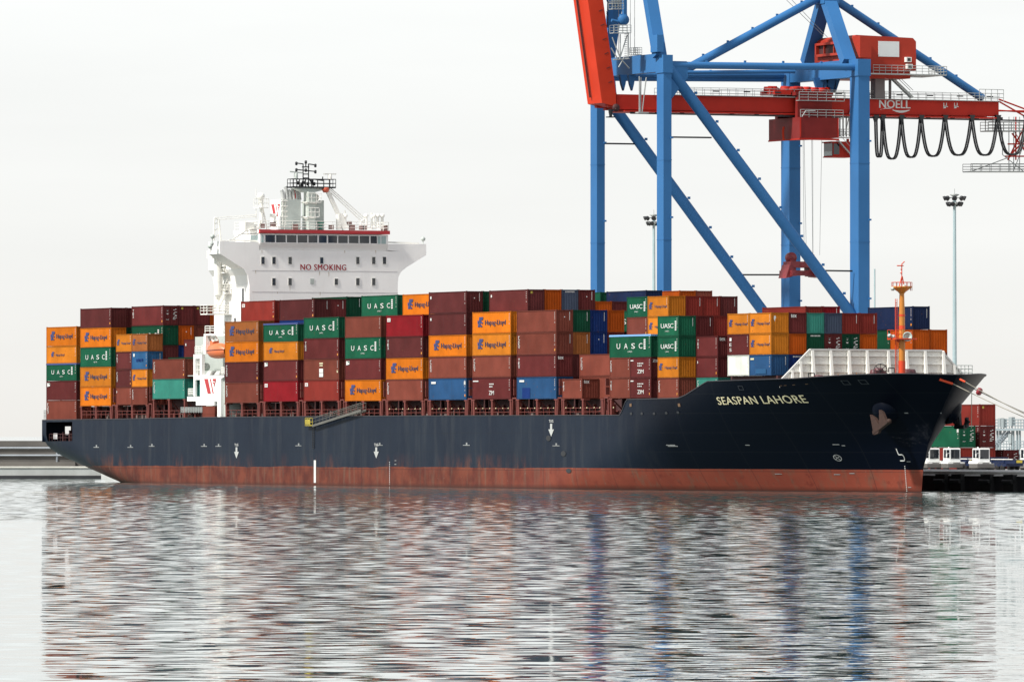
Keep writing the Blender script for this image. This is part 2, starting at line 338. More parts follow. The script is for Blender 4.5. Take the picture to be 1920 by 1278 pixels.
# breakwater: low wall, ledge and high parapet, running off to the left behind the stern
u_ = Vector((-SA, -CA, 0)); n_ = Vector((-CA, SA, 0))          # along the wall, away from the camera
c0 = Vector((-60, QW, 0))
bwr = empty('breakwater', c0, 'grey concrete breakwater with stepped parapet behind the ship\'s stern', 'breakwater')
def wall(a, b, near, far, z0, z1): p = [c0 + u_ * a + n_ * near, c0 + u_ * b + n_ * near, c0 + u_ * b + n_ * far, c0 + u_ * a + n_ * far]; return [x + Vector((0, 0, z0)) for x in p], (0, 0, z1 - z0)
q = MB(); q.prism(*wall(-2.0, 200, 0, 30, -2, 1.75)); part('lower_wall', q, M['paleconcrete'], bwr)
q = MB(); q.prism(*wall(-2.3, 200, -.15, 6, 1.76, 2.0)); part('ledge', q, mat('ledge_cream_concrete', (.62, .60, .54), .8), bwr)
q = MB(); q.prism(*wall(2, 200, 7, 9, 1.9, 6.1)); q.prism(*wall(5, 200, 5.2, 7, 1.9, 2.7)); part('parapet', q, M['oldconcrete'], bwr)
q = MB()
for z in (3.75, 4.95): a, b = c0 + u_ * 2 + n_ * 6.8, c0 + u_ * 200 + n_ * 6.8; q.tube(a + Vector((0, 0, z)), b + Vector((0, 0, z)), .16, n=8)
for k in range(9): p = c0 + u_ * (8 + k * 12) + n_ * 6.88; q.box(p.x - .12, p.x + .12, p.y - .12, p.y + .12, 2, 5.1)
part('pipe', q, mat('pipe_grey', (.30, .33, .36), .5), bwr)
q = MB(); q.prism(*wall(-2.2, 200, -.35, -.003, -2, .55)); part('tidal_band', q, M['wetconcrete'], bwr)
q = MB(); q.box(-60, -15, QW - .6, QW - .3, -1, 1.9); tag(part('pale_quay_face', q, M['paleconcrete']), 'pale concrete quay face just under the ship\'s stern', 'quay wall')

# ================================================================== CONTAINER SHIP
ship = empty('container_ship', (130, 16, 0), 'large dark blue container ship with red waterline, moored, loaded with containers', 'ship')
def lerp(a, b, t): return a + (b - a) * t
def interp(x, tab):
    if x <= tab[0][0]: return tab[0][1]
    for (a, b), (c, d) in zip(tab, tab[1:]):
        if x <= c: return b + (d - b) * (x - a) / (c - a)
    return tab[-1][1]
STEM = ((-2, 251.9), (0, 252.0), (3, 252.5), (6, 253.8), (8.35, 255.6), (11.3, 258.4), (14.5, 261.4), (15.5, 262.3))
TOP = ((-2, 9.30), (30, 9.42), (70, 9.62), (130, 9.68), (199.4, 9.62), (200.3, 10.2), (201.0, 11.2), (201.8, 11.65), (216.2, 11.75), (218, 12.0), (223.4, 13.55), (224.6, 13.85), (243, 14.1), (252, 14.55), (258, 14.65), (262, 14.5))
def hb(s, z):
    zt = min(max(z, 0) / 14.2, 1.1)
    L = interp(z, STEM); se = lerp(176, 219, zt ** .9)
    h = 16.1
    if s > se:
        u = min((s - se) / (L - se), 1); h *= max(0, 1 - u ** lerp(1.75, 2.4, zt)) ** lerp(1.0, .75, zt)
    if s < 60:
        z0 = 1.8 - .16 * (s + 1.3); zf = 7.8 - .18 * (s + 1.3)
        u = (z - z0) / (zf - z0)
        if u < 1: h *= math.sqrt(max(0, 1 - (1 - max(u, 0)) ** 2.4))
    return h
def on_hull(x, y):
    w = 3.0; 
    for _ in range(60):
        s = S_(x, w); z = Z_(y, s, w); w = .6 * w + .4 * (16 - hb(s, z))
    return s, z
def hp(s, z, off=.05): return (s, 16 - hb(s, z) - off, z)

st = [-1.3, -.7, .2, 1.5, 3, 5, 8, 10.8, 14, 18, 23, 28, 34, 40, 48, 58, 70, 90, 110, 130, 150, 165, 175] + [175 + i * 2.5 for i in range(1, 10)] + [199.4, 200.0, 200.6, 201.2, 201.8, 204, 207, 210, 213, 216.2, 217, 218.5, 220.5, 223.4, 224.6] + [226 + i * 1.6 for i in range(0, 12)]
fr = [(s - 224.6) / (252 - 224.6) for s in st if s > 224.6]
aft = [s for s in st if s <= 224.6]
NR = 22
def hull_pt(i, j):
    if i < len(aft): s0 = aft[i]; tt = None
    else: tt = fr2[i - len(aft)]; s0 = 224.6 + tt * (262 - 224.6)
    zt = interp(s0, TOP); zb = max(-1.5, 1.8 - .16 * (s0 + 1.3))
    if j <= NR: z = lerp(zb, zt - 3.2, (j / NR) ** 1.15)
    else: z = zt - (0, 2.2, 1.2, .3, 0)[j - NR]
    if tt is not None:
        L = interp(z, STEM); s = 224.6 + tt * (L - 224.6)
        z2 = z
    else: s = s0; z2 = z
    return s, z2
fr2 = [1 - (1 - k / 26) ** 1.6 for k in range(1, 27)]
NI = len(aft) + len(fr2); NJ = NR + 5
hm = MB()
for side in (-1, 1):
    vs = []
    for i in range(NI):
        for j in range(NJ):
            s, z = hull_pt(i, j); h = hb(s, z) if i < NI - 1 else 0.0
            vs.append((s, 16 + side * h, z))
    fs = []
    for i in range(NI - 1):
        for j in range(NJ - 1):
            if 2 <= i <= 6 and NR <= j <= NR + 2: continue          # mooring deck opening
            f = (i * NJ + j, (i + 1) * NJ + j, (i + 1) * NJ + j + 1, i * NJ + j + 1)
            fs.append(f if side < 0 else f[::-1])
    hm.add(vs, fs, True)
# transom with its openings (station 0)
zl = [hull_pt(0, j)[1] for j in range(NJ)]
for j in range(NJ - 1):
    h0, h1 = hb(-1.3, zl[j]), hb(-1.3, zl[j + 1])
    if j < NR: hm.add([(-1.3, 16 - h0, zl[j]), (-1.3, 16 + h0, zl[j]), (-1.3, 16 + h1, zl[j + 1]), (-1.3, 16 - h1, zl[j + 1])], [(0, 1, 2, 3)])
for a, b, c, d in ((-.1, 1.7, 6.0, 9.3), (1.7, 2.4, 7.3, 9.3), (1.7, 2.4, 6.0, 6.45), (2.4, 3.6, 6.0, 9.3), (3.6, 4.6, 8.35, 9.3), (3.6, 4.6, 6.0, 7.1), (4.6, 32.1, 6.0, 9.3)):
    hm.box(-1.5, -1.3, a, b, c, d)
# decks
hm.add([(-1.3, -.05, 9.02), (205, -.05, 9.02), (205, 32.05, 9.02), (-1.3, 32.05, 9.02)], [(0, 1, 2, 3)])
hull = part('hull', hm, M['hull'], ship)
md = MB(); md.box(-1.2, 12, 1.2, 31, 5.9, 6.1); md.box(12, 12.2, .4, 31.6, 6.1, 9.0)
for x, y in ((2.5, 1.6), (5.2, 1.6), (7.9, 1.4), (7.4, 3.4), (9.0, 2.5)): md.box(x, x + .35, y, y + .35, 6.1, 7.4 + .3 * (x % 2))
md.rail((.3, .4, 6.1), (10.8, .2, 6.1), 1.1, 9, .04); md.prism([(5.6, 2.0, 9), (5.9, 2.0, 9), (4.3, 2.4, 7.9), (4.1, 2.4, 7.9)], (0, .6, 0))
md.box(3, 5, 4.5, 6, 6.1, 7.5)
part('mooring_deck', md, M['deckdark'], ship)
fd = MB(); v = []
for i in range(NI):
    if i >= len(aft) or aft[i] > 204:
        s, z = hull_pt(i, NJ - 2); dzk = 13.0 if s > 224.6 else 10.9; v.append((s, max(0, hb(s, dzk) - .25)))
fd.add([(s, 16 - h, 13.0 if s > 224 else 10.9) for s, h in v] + [(s, 16 + h, 13.0 if s > 224 else 10.9) for s, h in v], [(k, k + 1, len(v) + k + 1, len(v) + k) for k in range(len(v) - 1)])
part('forecastle_deck', fd, M['deckdark'], ship)
# top rim of the bulwark
rm = MB()
pts = [hull_pt(i, NJ - 1) for i in range(NI)]
for side in (-1, 1):
    P_ = [Vector((s, 16 + side * (hb(s, z) if k < NI - 1 else 0), z)) for k, (s, z) in enumerate(pts)]
    for a, b in zip(P_, P_[1:]): rm.bar(a + Vector((0, -side * .04, .02)), b + Vector((0, -side * .04, .02)), .22, .1)
part('bulwark_rail', rm, mat('rim_paint', (.03, .03, .038), .5), ship)

# ---- marks painted on the hull
def hull_text(mb, txt, x0, x1, yc, hgt, bold=.012, spacing=1.0, slope=0):
    sa, za = on_hull(x0, yc); sb, zb = on_hull(x1, yc)
    v = text_mesh(txt, abs(sb - sa), hgt, bold, spacing); sm, zm = (sa + sb) / 2, (za + zb) / 2
    put(mb, v, lambda u, q: hp(sm + u, zm + q + slope * u))
    return mb
t_ = MB(); hull_text(t_, 'SEASPAN LAHORE', 1345, 1513, 749.5, .98, .018, 1.06, .012); part('ship_name', t_, M['gold'], hull)
def quadm(mb, s, z, w, h, off=.05): put(mb, rect2(w, h), lambda u, v: hp(s + u, z + v, off))
for x, y0, y1 in ((444, 838, 859), (706, 838, 859), (1034, 794, 818)):
    mk = MB(); s, z1 = on_hull(x, y0); _, z0 = on_hull(x, y1); h = z1 - z0
    mk.add([hp(s + a, z0 + b) for a, b in ((-.32, h), (.32, h), (.32, .95), (.85, .95), (0, 0), (-.85, .95), (-.32, .95))], [(0, 1, 2, 6), (3, 4, 5)]); part('tug_arrow', mk, M['arrow'], hull)
    mk = MB(); put(mk, text_mesh('TUG', 1.35, .36, .006), lambda u, v: hp(s + u, z1 + .35 + v)); part('tug_lettering', mk, M['whiteclean'], hull)
mk = MB(); sA, zA = on_hull(591, 864); put(mk, rect2(.75, zA - .25), lambda u, v: hp(sA + u, zA / 2 + .25 + v)); part('white_stripe', mk, M['whiteclean'], hull)
for x, y in ((560, 834), (712, 833), (875, 833), (1043, 834), (245, 837), (285, 835), (181, 837), (410, 835), (383, 835)):
    mk = MB(); s, z = on_hull(x, y); mk.add([hp(s - 1.1, z - .14), hp(s + 1.1, z - .14), hp(s + 1.1, z - .04), hp(s + .35, z - .04), hp(s + .35, z + .26), hp(s - .15, z + .26), hp(s - .15, z - .04), hp(s - 1.1, z - .04)], [tuple(range(8))]); part('hull_mark', mk, M['faint'], hull)
for x, y, w in ((1258, 834, 2.0), (1262, 836, 2.2), (1402, 834, .8), (1568, 833, 1.0), (1582, 835, .5), (1700, 774, .4), (1765, 774, .3), (1460, 888, 1.2), (1570, 889, 1.0), (1598, 887, .8), (1706, 913, .5), (1704, 865, .5), (742, 863, .6), (742, 870, .6)):
    mk = MB(); s, z = on_hull(x, y); quadm(mk, s, z, w, .10); part('hull_mark', mk, M['faint'], hull)
mk = MB()
for k in range(13): s, z = on_hull(731, 866 + k * 3.4); quadm(mk, s, z, .22, .10)
part('draught_marks', mk, M['whiteclean'], hull)
mk = MB()
for k in range(13): s, z = on_hull(1697 + k * .3, 874 + k * 3.8); quadm(mk, s, z, .12, .10)
part('draught_marks', mk, M['whiteclean'], hull)
mk = MB(); s, z = on_hull(1689, 852)
for a, b in (((-.35, .0), (-.35, .75)), ((-.35, 0), (.3, 0)), ((.3, 0), (.45, -.2)), ((.45, -.2), (.45, -.5)), ((.45, -.5), (.3, -.75)), ((-.45, -.75), (.3, -.75))):
    dx, dz = b[0] - a[0], b[1] - a[1]; L = math.hypot(dx, dz); nx, nz = -dz / L * .07, dx / L * .07
    mk.add([hp(s + (a[0] + nx) * .75, z + a[1] + nz), hp(s + (a[0] - nx) * .75, z + a[1] - nz), hp(s + (b[0] - nx) * .75, z + b[1] - nz), hp(s + (b[0] + nx) * .75, z + b[1] + nz)], [(0, 1, 2, 3)])
part('bulbous_bow_symbol', mk, M['whiteclean'], hull)
mk = MB(); s, z = on_hull(1571, 858); vs = []
for k in range(16): a = k * math.pi / 8; vs += [hp(s + .62 * math.cos(a), z + .42 * math.sin(a)), hp(s + .50 * math.cos(a), z + .33 * math.sin(a))]
mk.add(vs, [(2 * k, 2 * ((k + 1) % 16), 2 * ((k + 1) % 16) + 1, 2 * k + 1) for k in range(16)])
for a in (.6, 2.2): c, d = math.cos(a), math.sin(a); mk.add([hp(s + c * .55 - d * .05, z + d * .36 + c * .04, .06), hp(s + c * .55 + d * .05, z + d * .36 - c * .04, .06), hp(s - c * .55 + d * .05, z - d * .36 - c * .04, .06), hp(s - c * .55 - d * .05, z - d * .36 + c * .04, .06)], [(0, 1, 2, 3)])
part('thruster_symbol', mk, M['faint'], hull)
for x, y, a, b in ((1029, 821, .75, .38), (1057, 850, .75, .36), (1067, 882, .8, .3), (1184, 775, .35, .17), (1204, 775, .35, .17), (1227, 775, .35, .17), (1250, 774, .35, .17), (1272, 773, .35, .17)):
    hl = MB(); s, z = on_hull(x, y); hl.add([hp(s + a * math.cos(k * math.pi / 6), z + b * math.sin(k * math.pi / 6), .07) for k in range(12)], [tuple(range(12))]); part('hull_opening', hl, M['black'], hull)
for x, y in ((1587, 717), (1620, 716), (1390, 727)):
    fl = MB(); s, z = on_hull(x, y)
    for a, b, c, d in ((-.5, -.38, -.28, .28), (.38, .5, -.28, .28), (-.38, .38, -.28, -.2), (-.38, .38, .2, .28)):
        fl.add([hp(s + a, z + c, .09), hp(s + b, z + c, .09), hp(s + b, z + d, .09), hp(s + a, z + d, .09)], [(0, 1, 2, 3)])
    part('fairlead', fl, M['fairl'], hull)
M['scrape'] = mat('scrape_rust', (.14, .08, .04), .7)
for k in (0, 1, 3, 6): s, z = on_hull(1462 + k * 8, 723.5 - k * .5); sc_ = MB(); sc_.add([hp(s + a, z + b, .055) for a, b in ((0, 0), (.5, .03), (.55, .08), (.1, .06))], [(0, 1, 2, 3)]); part('hull_scrape', sc_, M['scrape'], hull)
for x in (1272, 1181): s, z = on_hull(x, 762); sc_ = MB(); sc_.add([hp(s + a, z + b, .055) for a, b in ((0, 0), (.6, 0), (.6, .4), (0, .4))], [(0, 1, 2, 3)]); part('hull_plate', sc_, M['scrape'], hull)

# ---- anchors in their bolsters on both bows
def anchor(side):
    s, z = 251.3, 10.3; yb = 16 + side * hb(s, z); o = Vector((s, yb, z))
    out_ = Vector((.35, side * .94, -.15)).normalized()
    b = MB(); b.lathe(o - out_ * 1.0, [(2.1, 0), (1.9, .6), (1.5, 1.1), (1.0, 1.45), (.5, 1.6), (0.02, 1.62)], 18, out_)
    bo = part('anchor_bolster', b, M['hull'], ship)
    p = o + out_ * (.75 if side < 0 else .35) - Vector((0, 0, .5 if side > 0 else 0)); a = MB(); dn = Vector((.22, 0, -1)).normalized(); tv = Vector((1, side * .25, 0)).normalized()
    a.bar(p + Vector((0, 0, .9)), p + dn * 1.5, .32, .32)
    c = p + dn * 1.7
    a.bar(c - tv * .9, c + tv * .9, .55, .5)
    for q in (-1, 1):
        base = c + tv * q * .75
        tipv = base + tv * q * (.75 if side < 0 else .1) - dn * (1.9 if side < 0 else 1.3) + out_ * .25
        a.prism([base - tv * .3 * q, base + tv * .32 * q, tipv], out_ * .35)
        a.prism([base - dn * .1, base + tv * q * .9 - dn * .7, base + tv * q * .2 - dn * 1.2], out_ * .22)
    if side < 0:
        a = MB(); wq = yb - 1.35
        def q_(x, y, d=0): return aw(x, y, wq + d)
        a.prism([q_(1631, 777), q_(1640, 783), q_(1650, 800), q_(1646, 812), q_(1638, 815)], (0, .35, 0)); a.prism([q_(1648, 768), q_(1654, 772), q_(1662, 792), q_(1648, 800)], (0, .35, 0))
        a.bar(q_(1639, 811, .2), q_(1667, 789, .2), .5, .45); a.bar(q_(1652, 800, .5), q_(1653, 772, 1.2), .35, .35); a.lathe(q_(1667, 789, .2), [(.02, -.3), (.3, -.2), (.3, .2), (.02, .3)], 8)
    part('anchor', a, M['anchor'] if side < 0 else M['black'], ship)
anchor(-1); anchor(1)

# ---- deck edge: lashing posts, rails, hatch coaming
BAY = [0, 13.7, 27.84, 42.01, 69.12, 83.15, 97.44, 111.75, 125.67, 139.81, 153.91, 167.97, 181.97, 196.23, 210.36, 225.3]
BASEY = [786.1, 761.0, 758.6, 747.6, 755, 752.5, 751.3, 751.3, 750.8, 749.4, 748.3, 747.7, 747.2, 746, 746, 704]
BZ = [Z_(y, s + 3, 0) for y, s in zip(BASEY, BAY)]
hc = MB(); hc.box(2, 12.8, 2.7, 29.3, 9.03, 11.3); hc.box(12.8, 56, 2.7, 29.3, 9.03, 10.2); hc.box(69.4, 223, 2.7, 29.3, 9.03, 10.2); hc.box(224, 238, 4.5, 27.5, 10.9, 13.0)
part('hatch_coaming', hc, M['deckdark'], ship)
for k in range(1, 16):
    hc = MB(); hc.box(BAY[k] - .45, BAY[k] + 12.64, 2.62 if k < 15 else 3.2, 29.4 if k < 15 else 28.5, 10.21 if k < 15 else 13.01, BZ[k] - .035); part('hatch_cover', hc, M['deckdark'], ship)
for k, s in enumerate(BAY[1:14]):
    hd = MB()
    for d in (1.5, 4.4, 7.6, 10.3): hd.box(s + d, s + d + .5, 2.3, 2.68, 9.1, 11.1)
    for d in (3, 9): hd.tube((s + d, 2.3, 9.1), (s + d, 2.3, 10.3), .3, n=8)
    hd.box(s + .6, s + 11.6, 2.5, 2.68, 10.1, 10.25)
    part('coaming_stay', hd, M['deckred'], ship)
for k in range(1, 14):
    s, z = BAY[k], BZ[k]
    mids = (0.25, 6.1, 11.95)
    for d in mids:
        if s + d > 198.5: continue
        b = MB(); b.bar((s + d, .3, 9.05), (s + d, .25, z - .02), .42, .42, (0, 1, 0)); b.box(s + d - .45, s + d + .45, 0, .9, z - .2, z - .03); b.bar((s + d, .5, z - .3), (s + d, 2.5, 9.6), .16, .16)
        part('container_post', b, M['deckred'], ship)
    if k != 3 and s + 14 < 200:                                   # lashing portal in the gap between two bays
        b = MB(); g0, g1 = s + 12.55, s + 13.75
        b.bar((g0 - .15, .2, 9.05), (g0 + .05, .2, z + .1), .22, .3, (0, 1, 0)); b.bar((g1 + .15, .2, 9.05), (g1 - .05, .2, z + .1), .22, .3, (0, 1, 0)); b.box(g0, g1, .05, 1.3, z + .02, z + .2)
        b.box(g0 + .1, g1 - .1, 1.3, 31, z + .05, z + .18)
        for zz in (z + 1.5, z + 2.6): b.box(g0 + .25, g0 + .4, .1, 1.0, zz - 1, zz); b.box(g0 + .2, g1 - .2, .6, .7, zz - .1, zz)
        part('lashing_bridge', b, M['deckred'], ship)
for k in list(range(1, 14)):
    s = BAY[k]
    for a, b in ((.6, 5.8), (6.5, 11.6)):
        if s + b < 199: rl = MB(); rl.rail((s + a, .08, 9.6), (s + b, .08, 9.6), 1.0, 3, .045); part('deck_rail', rl, M['deckred'], ship)
M['lampcap'] = mat('lamp_cap_pale', (.75, .68, .40), .4)
for k in range(8, 14):
    for d in (1.0, 3.2, 5.4, 7.3, 9.5, 11.2):
        if BAY[k] + d < 198: lt = MB(); lt.lathe((BAY[k] + d, .1, 10.62), [(0.01, -.1), (.11, 0), (0.01, .1)], 6); part('deck_light', lt, M['lampcap'], ship)
sr = MB(); sr.rail((-1.2, .1, 9.3), (-.4, .1, 9.3), 1.5, 2, .04); sr.rail((-1.2, .1, 9.3), (-1.2, 31, 9.3), 1.1, 12, .03)
part('stern_rail', sr, M['galv'], ship)

# deck clutter under the stacks (pipes, winches, liferaft canisters) seen between the posts
ck = MB(); rr = random.Random(3)
for k in range(1, 14):
    for _ in range(7):
        x = BAY[k] + rr.uniform(.5, 11.5)
        if x > 198: continue
        if rr.random() < .5: ck.tube((x, 1.4, 9.05), (x, 1.4, 9.05 + rr.uniform(.6, 1.6)), rr.uniform(.07, .2), n=6)
        else: ck.box(x, x + rr.uniform(.3, .9), 1.2, 1.8, 9.05, 9.05 + rr.uniform(.3, 1.0))
part('deck_fitting', ck, mat('deck_fitting_grey', (.14, .10, .09), .6, var=.3, scale=1.5), ship)

# ---- accommodation ladder stowed on the side
gw = MB(); a, b = aw(586, 798, -.7), aw(677, 769, -.7); dz = Vector((0, 0, 1.05)); dy = Vector((0, .75, 0))
for o in (Vector((0, 0, 0)), dy):
    gw.bar(a + o, b + o, .09, .32); gw.bar(a + o + dz, b + o + dz, .06, .07); gw.bar(a + o + dz * .5, b + o + dz * .5, .04, .05)
    for k in range(15): p = a.lerp(b, k / 14) + o; gw.bar(p, p + dz, .05, .05)
for k in range(30): p = a.lerp(b, (k + .5) / 30); gw.bar(p, p + dy, .22, .05)
gl = part('accommodation_ladder', gw, M['alu'], ship)
gp = MB(); p = aw(572, 798, -.7); q2 = aw(586, 798, -.7); gp.prism([p, q2, q2 + dy, p + dy], (0, 0, .12)); gp.rail(p, q2, 1.1, 3, .05); gp.rail(p + dy, q2 + dy, 1.1, 3, .05); gp.rail(p, p + dy, 1.1, 1, .05)
pt = aw(572, 795, -.72); gp.prism([pt, pt + Vector((1.7, 0, 0)), pt + Vector((1.7, 0, .7)), pt + Vector((0, 0, .7))], (0, .05, 0))
part('ladder_platform', gp, M['yellow'], gl)
pl = MB(); pm = [aw(588, 800 + k * 3.3, -.12) for k in range(13)]
for k, p in enumerate(pm): pl.bar(p - Vector((.35, 0, 0)), p + Vector((.35, 0, 0)), .12, .06)
for o in (-.35, .35): pl.bar(pm[0] + Vector((o, 0, 0)), pm[-1] + Vector((o, 0, 0)), .06, .04)
part('pilot_ladder', pl, M['black'], ship)

# ---- accommodation block, seen from ahead
def z7(x, y): return 360 + x / 4.1217, 290 + y / 4.1217
SF = 67.6
def fz(x, y, s=SF): return as_(*z7(x, y), s)
W0, W1 = fz(443, 1000).y, fz(1590, 1000).y
ab = MB(); zb = 9.03; DK = Vector((-13.0, 0, 0))
# block with the flared bridge wings as one front outline
pr = [fz(443, 1278), fz(443, 1000), fz(430, 930), fz(398, 880), fz(330, 838), fz(215, 765), fz(215, 668), fz(285, 668), fz(285, 672), fz(520, 676), fz(520, 735), fz(1512, 740), fz(1512, 690), fz(1810, 690), fz(1810, 775), fz(1660, 868), fz(1615, 905), fz(1595, 945), fz(1590, 1000), fz(1590, 1278)]
core = MB(); core.prism([Vector((SF, W0, zb)), Vector((SF, W0, pr[1].z)), pr[1], pr[2], pr[3], Vector((SF, pr[3].y, pr[10].z)), Vector((SF, pr[16].y, pr[10].z)), pr[16], pr[17], pr[18], Vector((SF, W1, zb))], DK)
wing = MB()
wing.prism([pr[3], pr[4], pr[5], pr[6], pr[7], pr[8], pr[9], pr[10], Vector((SF, pr[3].y, pr[10].z))], (-4.2, 0, 0))
wing2 = MB(); wing2.prism([pr[16], pr[15], pr[14], pr[13], pr[12], pr[11], Vector((SF, pr[16].y, pr[10].z))][::-1], (-4.2, 0, 0))
blk = part('accommodation_block', core, M['white'], ship); wg = part('bridge_wing', wing, M['white'], ship); part('bridge_wing', wing2, M['white'], ship)
# slotted brackets under the near wing
sl2 = MB()
for a, b in (((225, 775), (290, 815)), ((300, 822), (365, 862))):
    p, q3 = fz(*a, SF - 1.6), fz(*b, SF - 1.6); sl2.bar(p - Vector((0, 0, .15)), q3 - Vector((0, 0, .15)), 1.2, .12)
part('wing_slot', sl2, M['black'], wg)
# wheelhouse
WH0, WH1 = fz(520, 600).y, fz(1510, 600).y
z_sill, z_wt, z_wb, z_rt = fz(600, 735).z, fz(600, 620).z, fz(600, 682).z, fz(600, 578).z
whh = MB(); whh.prism([(SF - .35, WH0 + .2, z_sill), (SF + .25, WH0, z_wb), (SF + .25, WH0, z_rt - .6), (SF - 9, WH0, z_rt - .6), (SF - 9, WH0 + .2, z_sill)], (0, WH1 - WH0, 0))
wh = part('wheelhouse', whh, M['white'], ship)
rb = MB(); rb.box(SF - 9.3, SF + .09, WH0 - .12, WH1 + .12, z_rt - .52, z_rt); part('roof_slab', rb, M['white'], wh); rb = MB(); rb.box(SF + .1, SF + .6, WH0 - .15, WH1 + .15, z_rt - .52, z_rt); part('roof_band', rb, M['bandred'], wh)
wins = [(567, 640), (650, 723), (733, 806), (817, 890), (900, 968), (980, 1040), (1052, 1120), (1130, 1202), (1213, 1286), (1296, 1368), (1380, 1428)]
for k, (a, b) in enumerate(wins):
    ya, yb2 = fz(a, 650, SF + .25).y, fz(b, 650, SF + .25).y
    g = MB(); g.box(SF + .255, SF + .29, ya, yb2, z_wb + .1, z_wt); part('window', g, M['glass'], wh)
for a, b in ((535, 552), (1435, 1456), (1463, 1498)):
    ya, yb2 = fz(a, 650, SF + .25).y, fz(b, 650, SF + .25).y
    g = MB(); g.box(SF + .255, SF + .29, ya, yb2, z_wb + .05, z_wt); part('window', g, M['glasslit'], wh, 'pale see-through corner window')
g = MB(); g.box(SF - 3.2, SF - .4, WH0 - .04, WH0 - .005, z_wb + .1, z_wt); part('window', g, M['glasslit'], wh, 'pale side window of the wheelhouse')
g = MB(); g.bar((SF + .45, fz(900, 600).y, z_wt + .2), (SF + .45, fz(1130, 600).y, z_wt + .2), .06, .06); part('window_wiper_rail', g, M['galv'], wh)
# cabin windows
for row, xs in ((817, (547, 632, 757, 1001, 1280, 1403, 1486)), (981, (632, 757, 1114, 1280, 1403))):
    for x in xs:
        p = fz(x, row); hh = .88 if x == 1001 else (.85 if x == 1114 else 1.0); ww = .48
        fr_ = MB(); fr_.box(SF + .003, SF + .05, p.y - ww / 2 - .09, p.y + ww / 2 + .09, p.z - hh / 2 - .09, p.z + hh / 2 + .09)
        fo = part('cabin_window', fr_, M['offwhite'], blk)
        g = MB(); g.box(SF + .055, SF + .08, p.y - ww / 2, p.y + ww / 2, p.z - hh / 2, p.z + hh / 2); part('pane', g, M['glass'], fo)
p = fz(928, 978); g = MB(); g.box(SF + .003, SF + .05, p.y - .3, p.y + .3, p.z - .4, p.z + .4); part('cabin_window', g, M['greygreen'], blk, 'blanked-off pale cabin window')
t_ = MB(); a, b = fz(838, 868), fz(1190, 868); put(t_, text_mesh('NO SMOKING', b.y - a.y, .85, .022, 1.10), lambda u, v: (SF + .03, (a.y + b.y) / 2 + u, a.z + v)); part('safety_lettering', t_, M['signred'], blk)
sm_ = MB()
for y in (893, 1058): a, b = fz(465, y), fz(1588, y + 10); sm_.bar(a + Vector((.01, 0, 0)), b + Vector((.01, 0, 0)), .03, .05)
part('weld_seam', sm_, mat('seam_grey', (.45, .43, .43), .5), blk)
dr = MB(); rr = random.Random(5)
for x, y, L in ((757, 1000, .9), (1057, 905, .7), (985, 905, .5), (660, 1058, .3), (990, 1060, .5), (1180, 740, .4), (492, 893, .5), (540, 740, .4), (1420, 738, .5)):
    p = fz(x, y); dr.add([(SF + .012, p.y - .05, p.z), (SF + .012, p.y + .05, p.z), (SF + .012, p.y + .02, p.z - L), (SF + .012, p.y - .02, p.z - L)], [(0, 1, 2, 3)])
part('rust_run', dr, mat('rust_run', (.42, .32, .20), .7), blk)
# side door and small things on the near wall
g = MB(); g.box(SF - 2.6, SF - 2.0, W0 - .05, W0 - .003, 26.3, 28.2); g.box(SF - 5.5, SF - 4.9, W0 - .05, W0 - .003, 22, 24); part('side_window', g, M['glass'], blk)

# roof gear ------------------------------------------------
zr = z_rt
rf = MB(); rf.rail((SF + .4, WH0, zr), (SF + .4, WH1, zr), 1.25, 16, .04, 3); rf.rail((SF - 9, WH1, zr), (SF + .4, WH1, zr), 1.25, 5, .04, 3); rf.rail((SF - 9, WH0, zr), (SF + .4, WH0, zr), 1.25, 5, .04, 3)
rf.rail((SF - .2, pr[9].y, pr[9].z), (SF - .2, pr[6].y + .2, pr[6].z), .1, 1, .05, 1)
part('roof_rail', rf, M['offwhite'], ship)
ws = MB()
for a, b in (((285, 660), (520, 668)), ((1515, 677), (1755, 686))): ws.bar(fz(*a, SF - .5), fz(*b, SF - .5), .12, .25)
p1, p2 = fz(315, 655, SF - 1), fz(430, 580, SF - 1); ws.bar(p1, p2, .1, .2); ws.bar(fz(430, 580, SF - 1), fz(520, 565, SF - 1), 1.2, .12); ws.bar(fz(430, 655, SF - 1), p2, .12, .12)
ws.box(SF - 3, SF - 1, fz(432, 600).y, fz(500, 600).y, fz(432, 520).z - 1.2, fz(432, 520).z)
part('wing_coping', ws, M['offwhite'], wg)
for x, y in ((1785, 652), (158, 632), (150, 690), (140, 708)):
    sd_ = MB(); p = fz(x, y, SF - .6); sd_.lathe(p, [(.02, -.35), (.32, -.2), (.36, .1), (.25, .3), (.02, .36)], 10, (1, -.3, 0)); sd_.tube(p, p - Vector((0, 0, .9)), .07); part('searchlight', sd_, M['greygreen'], ship)
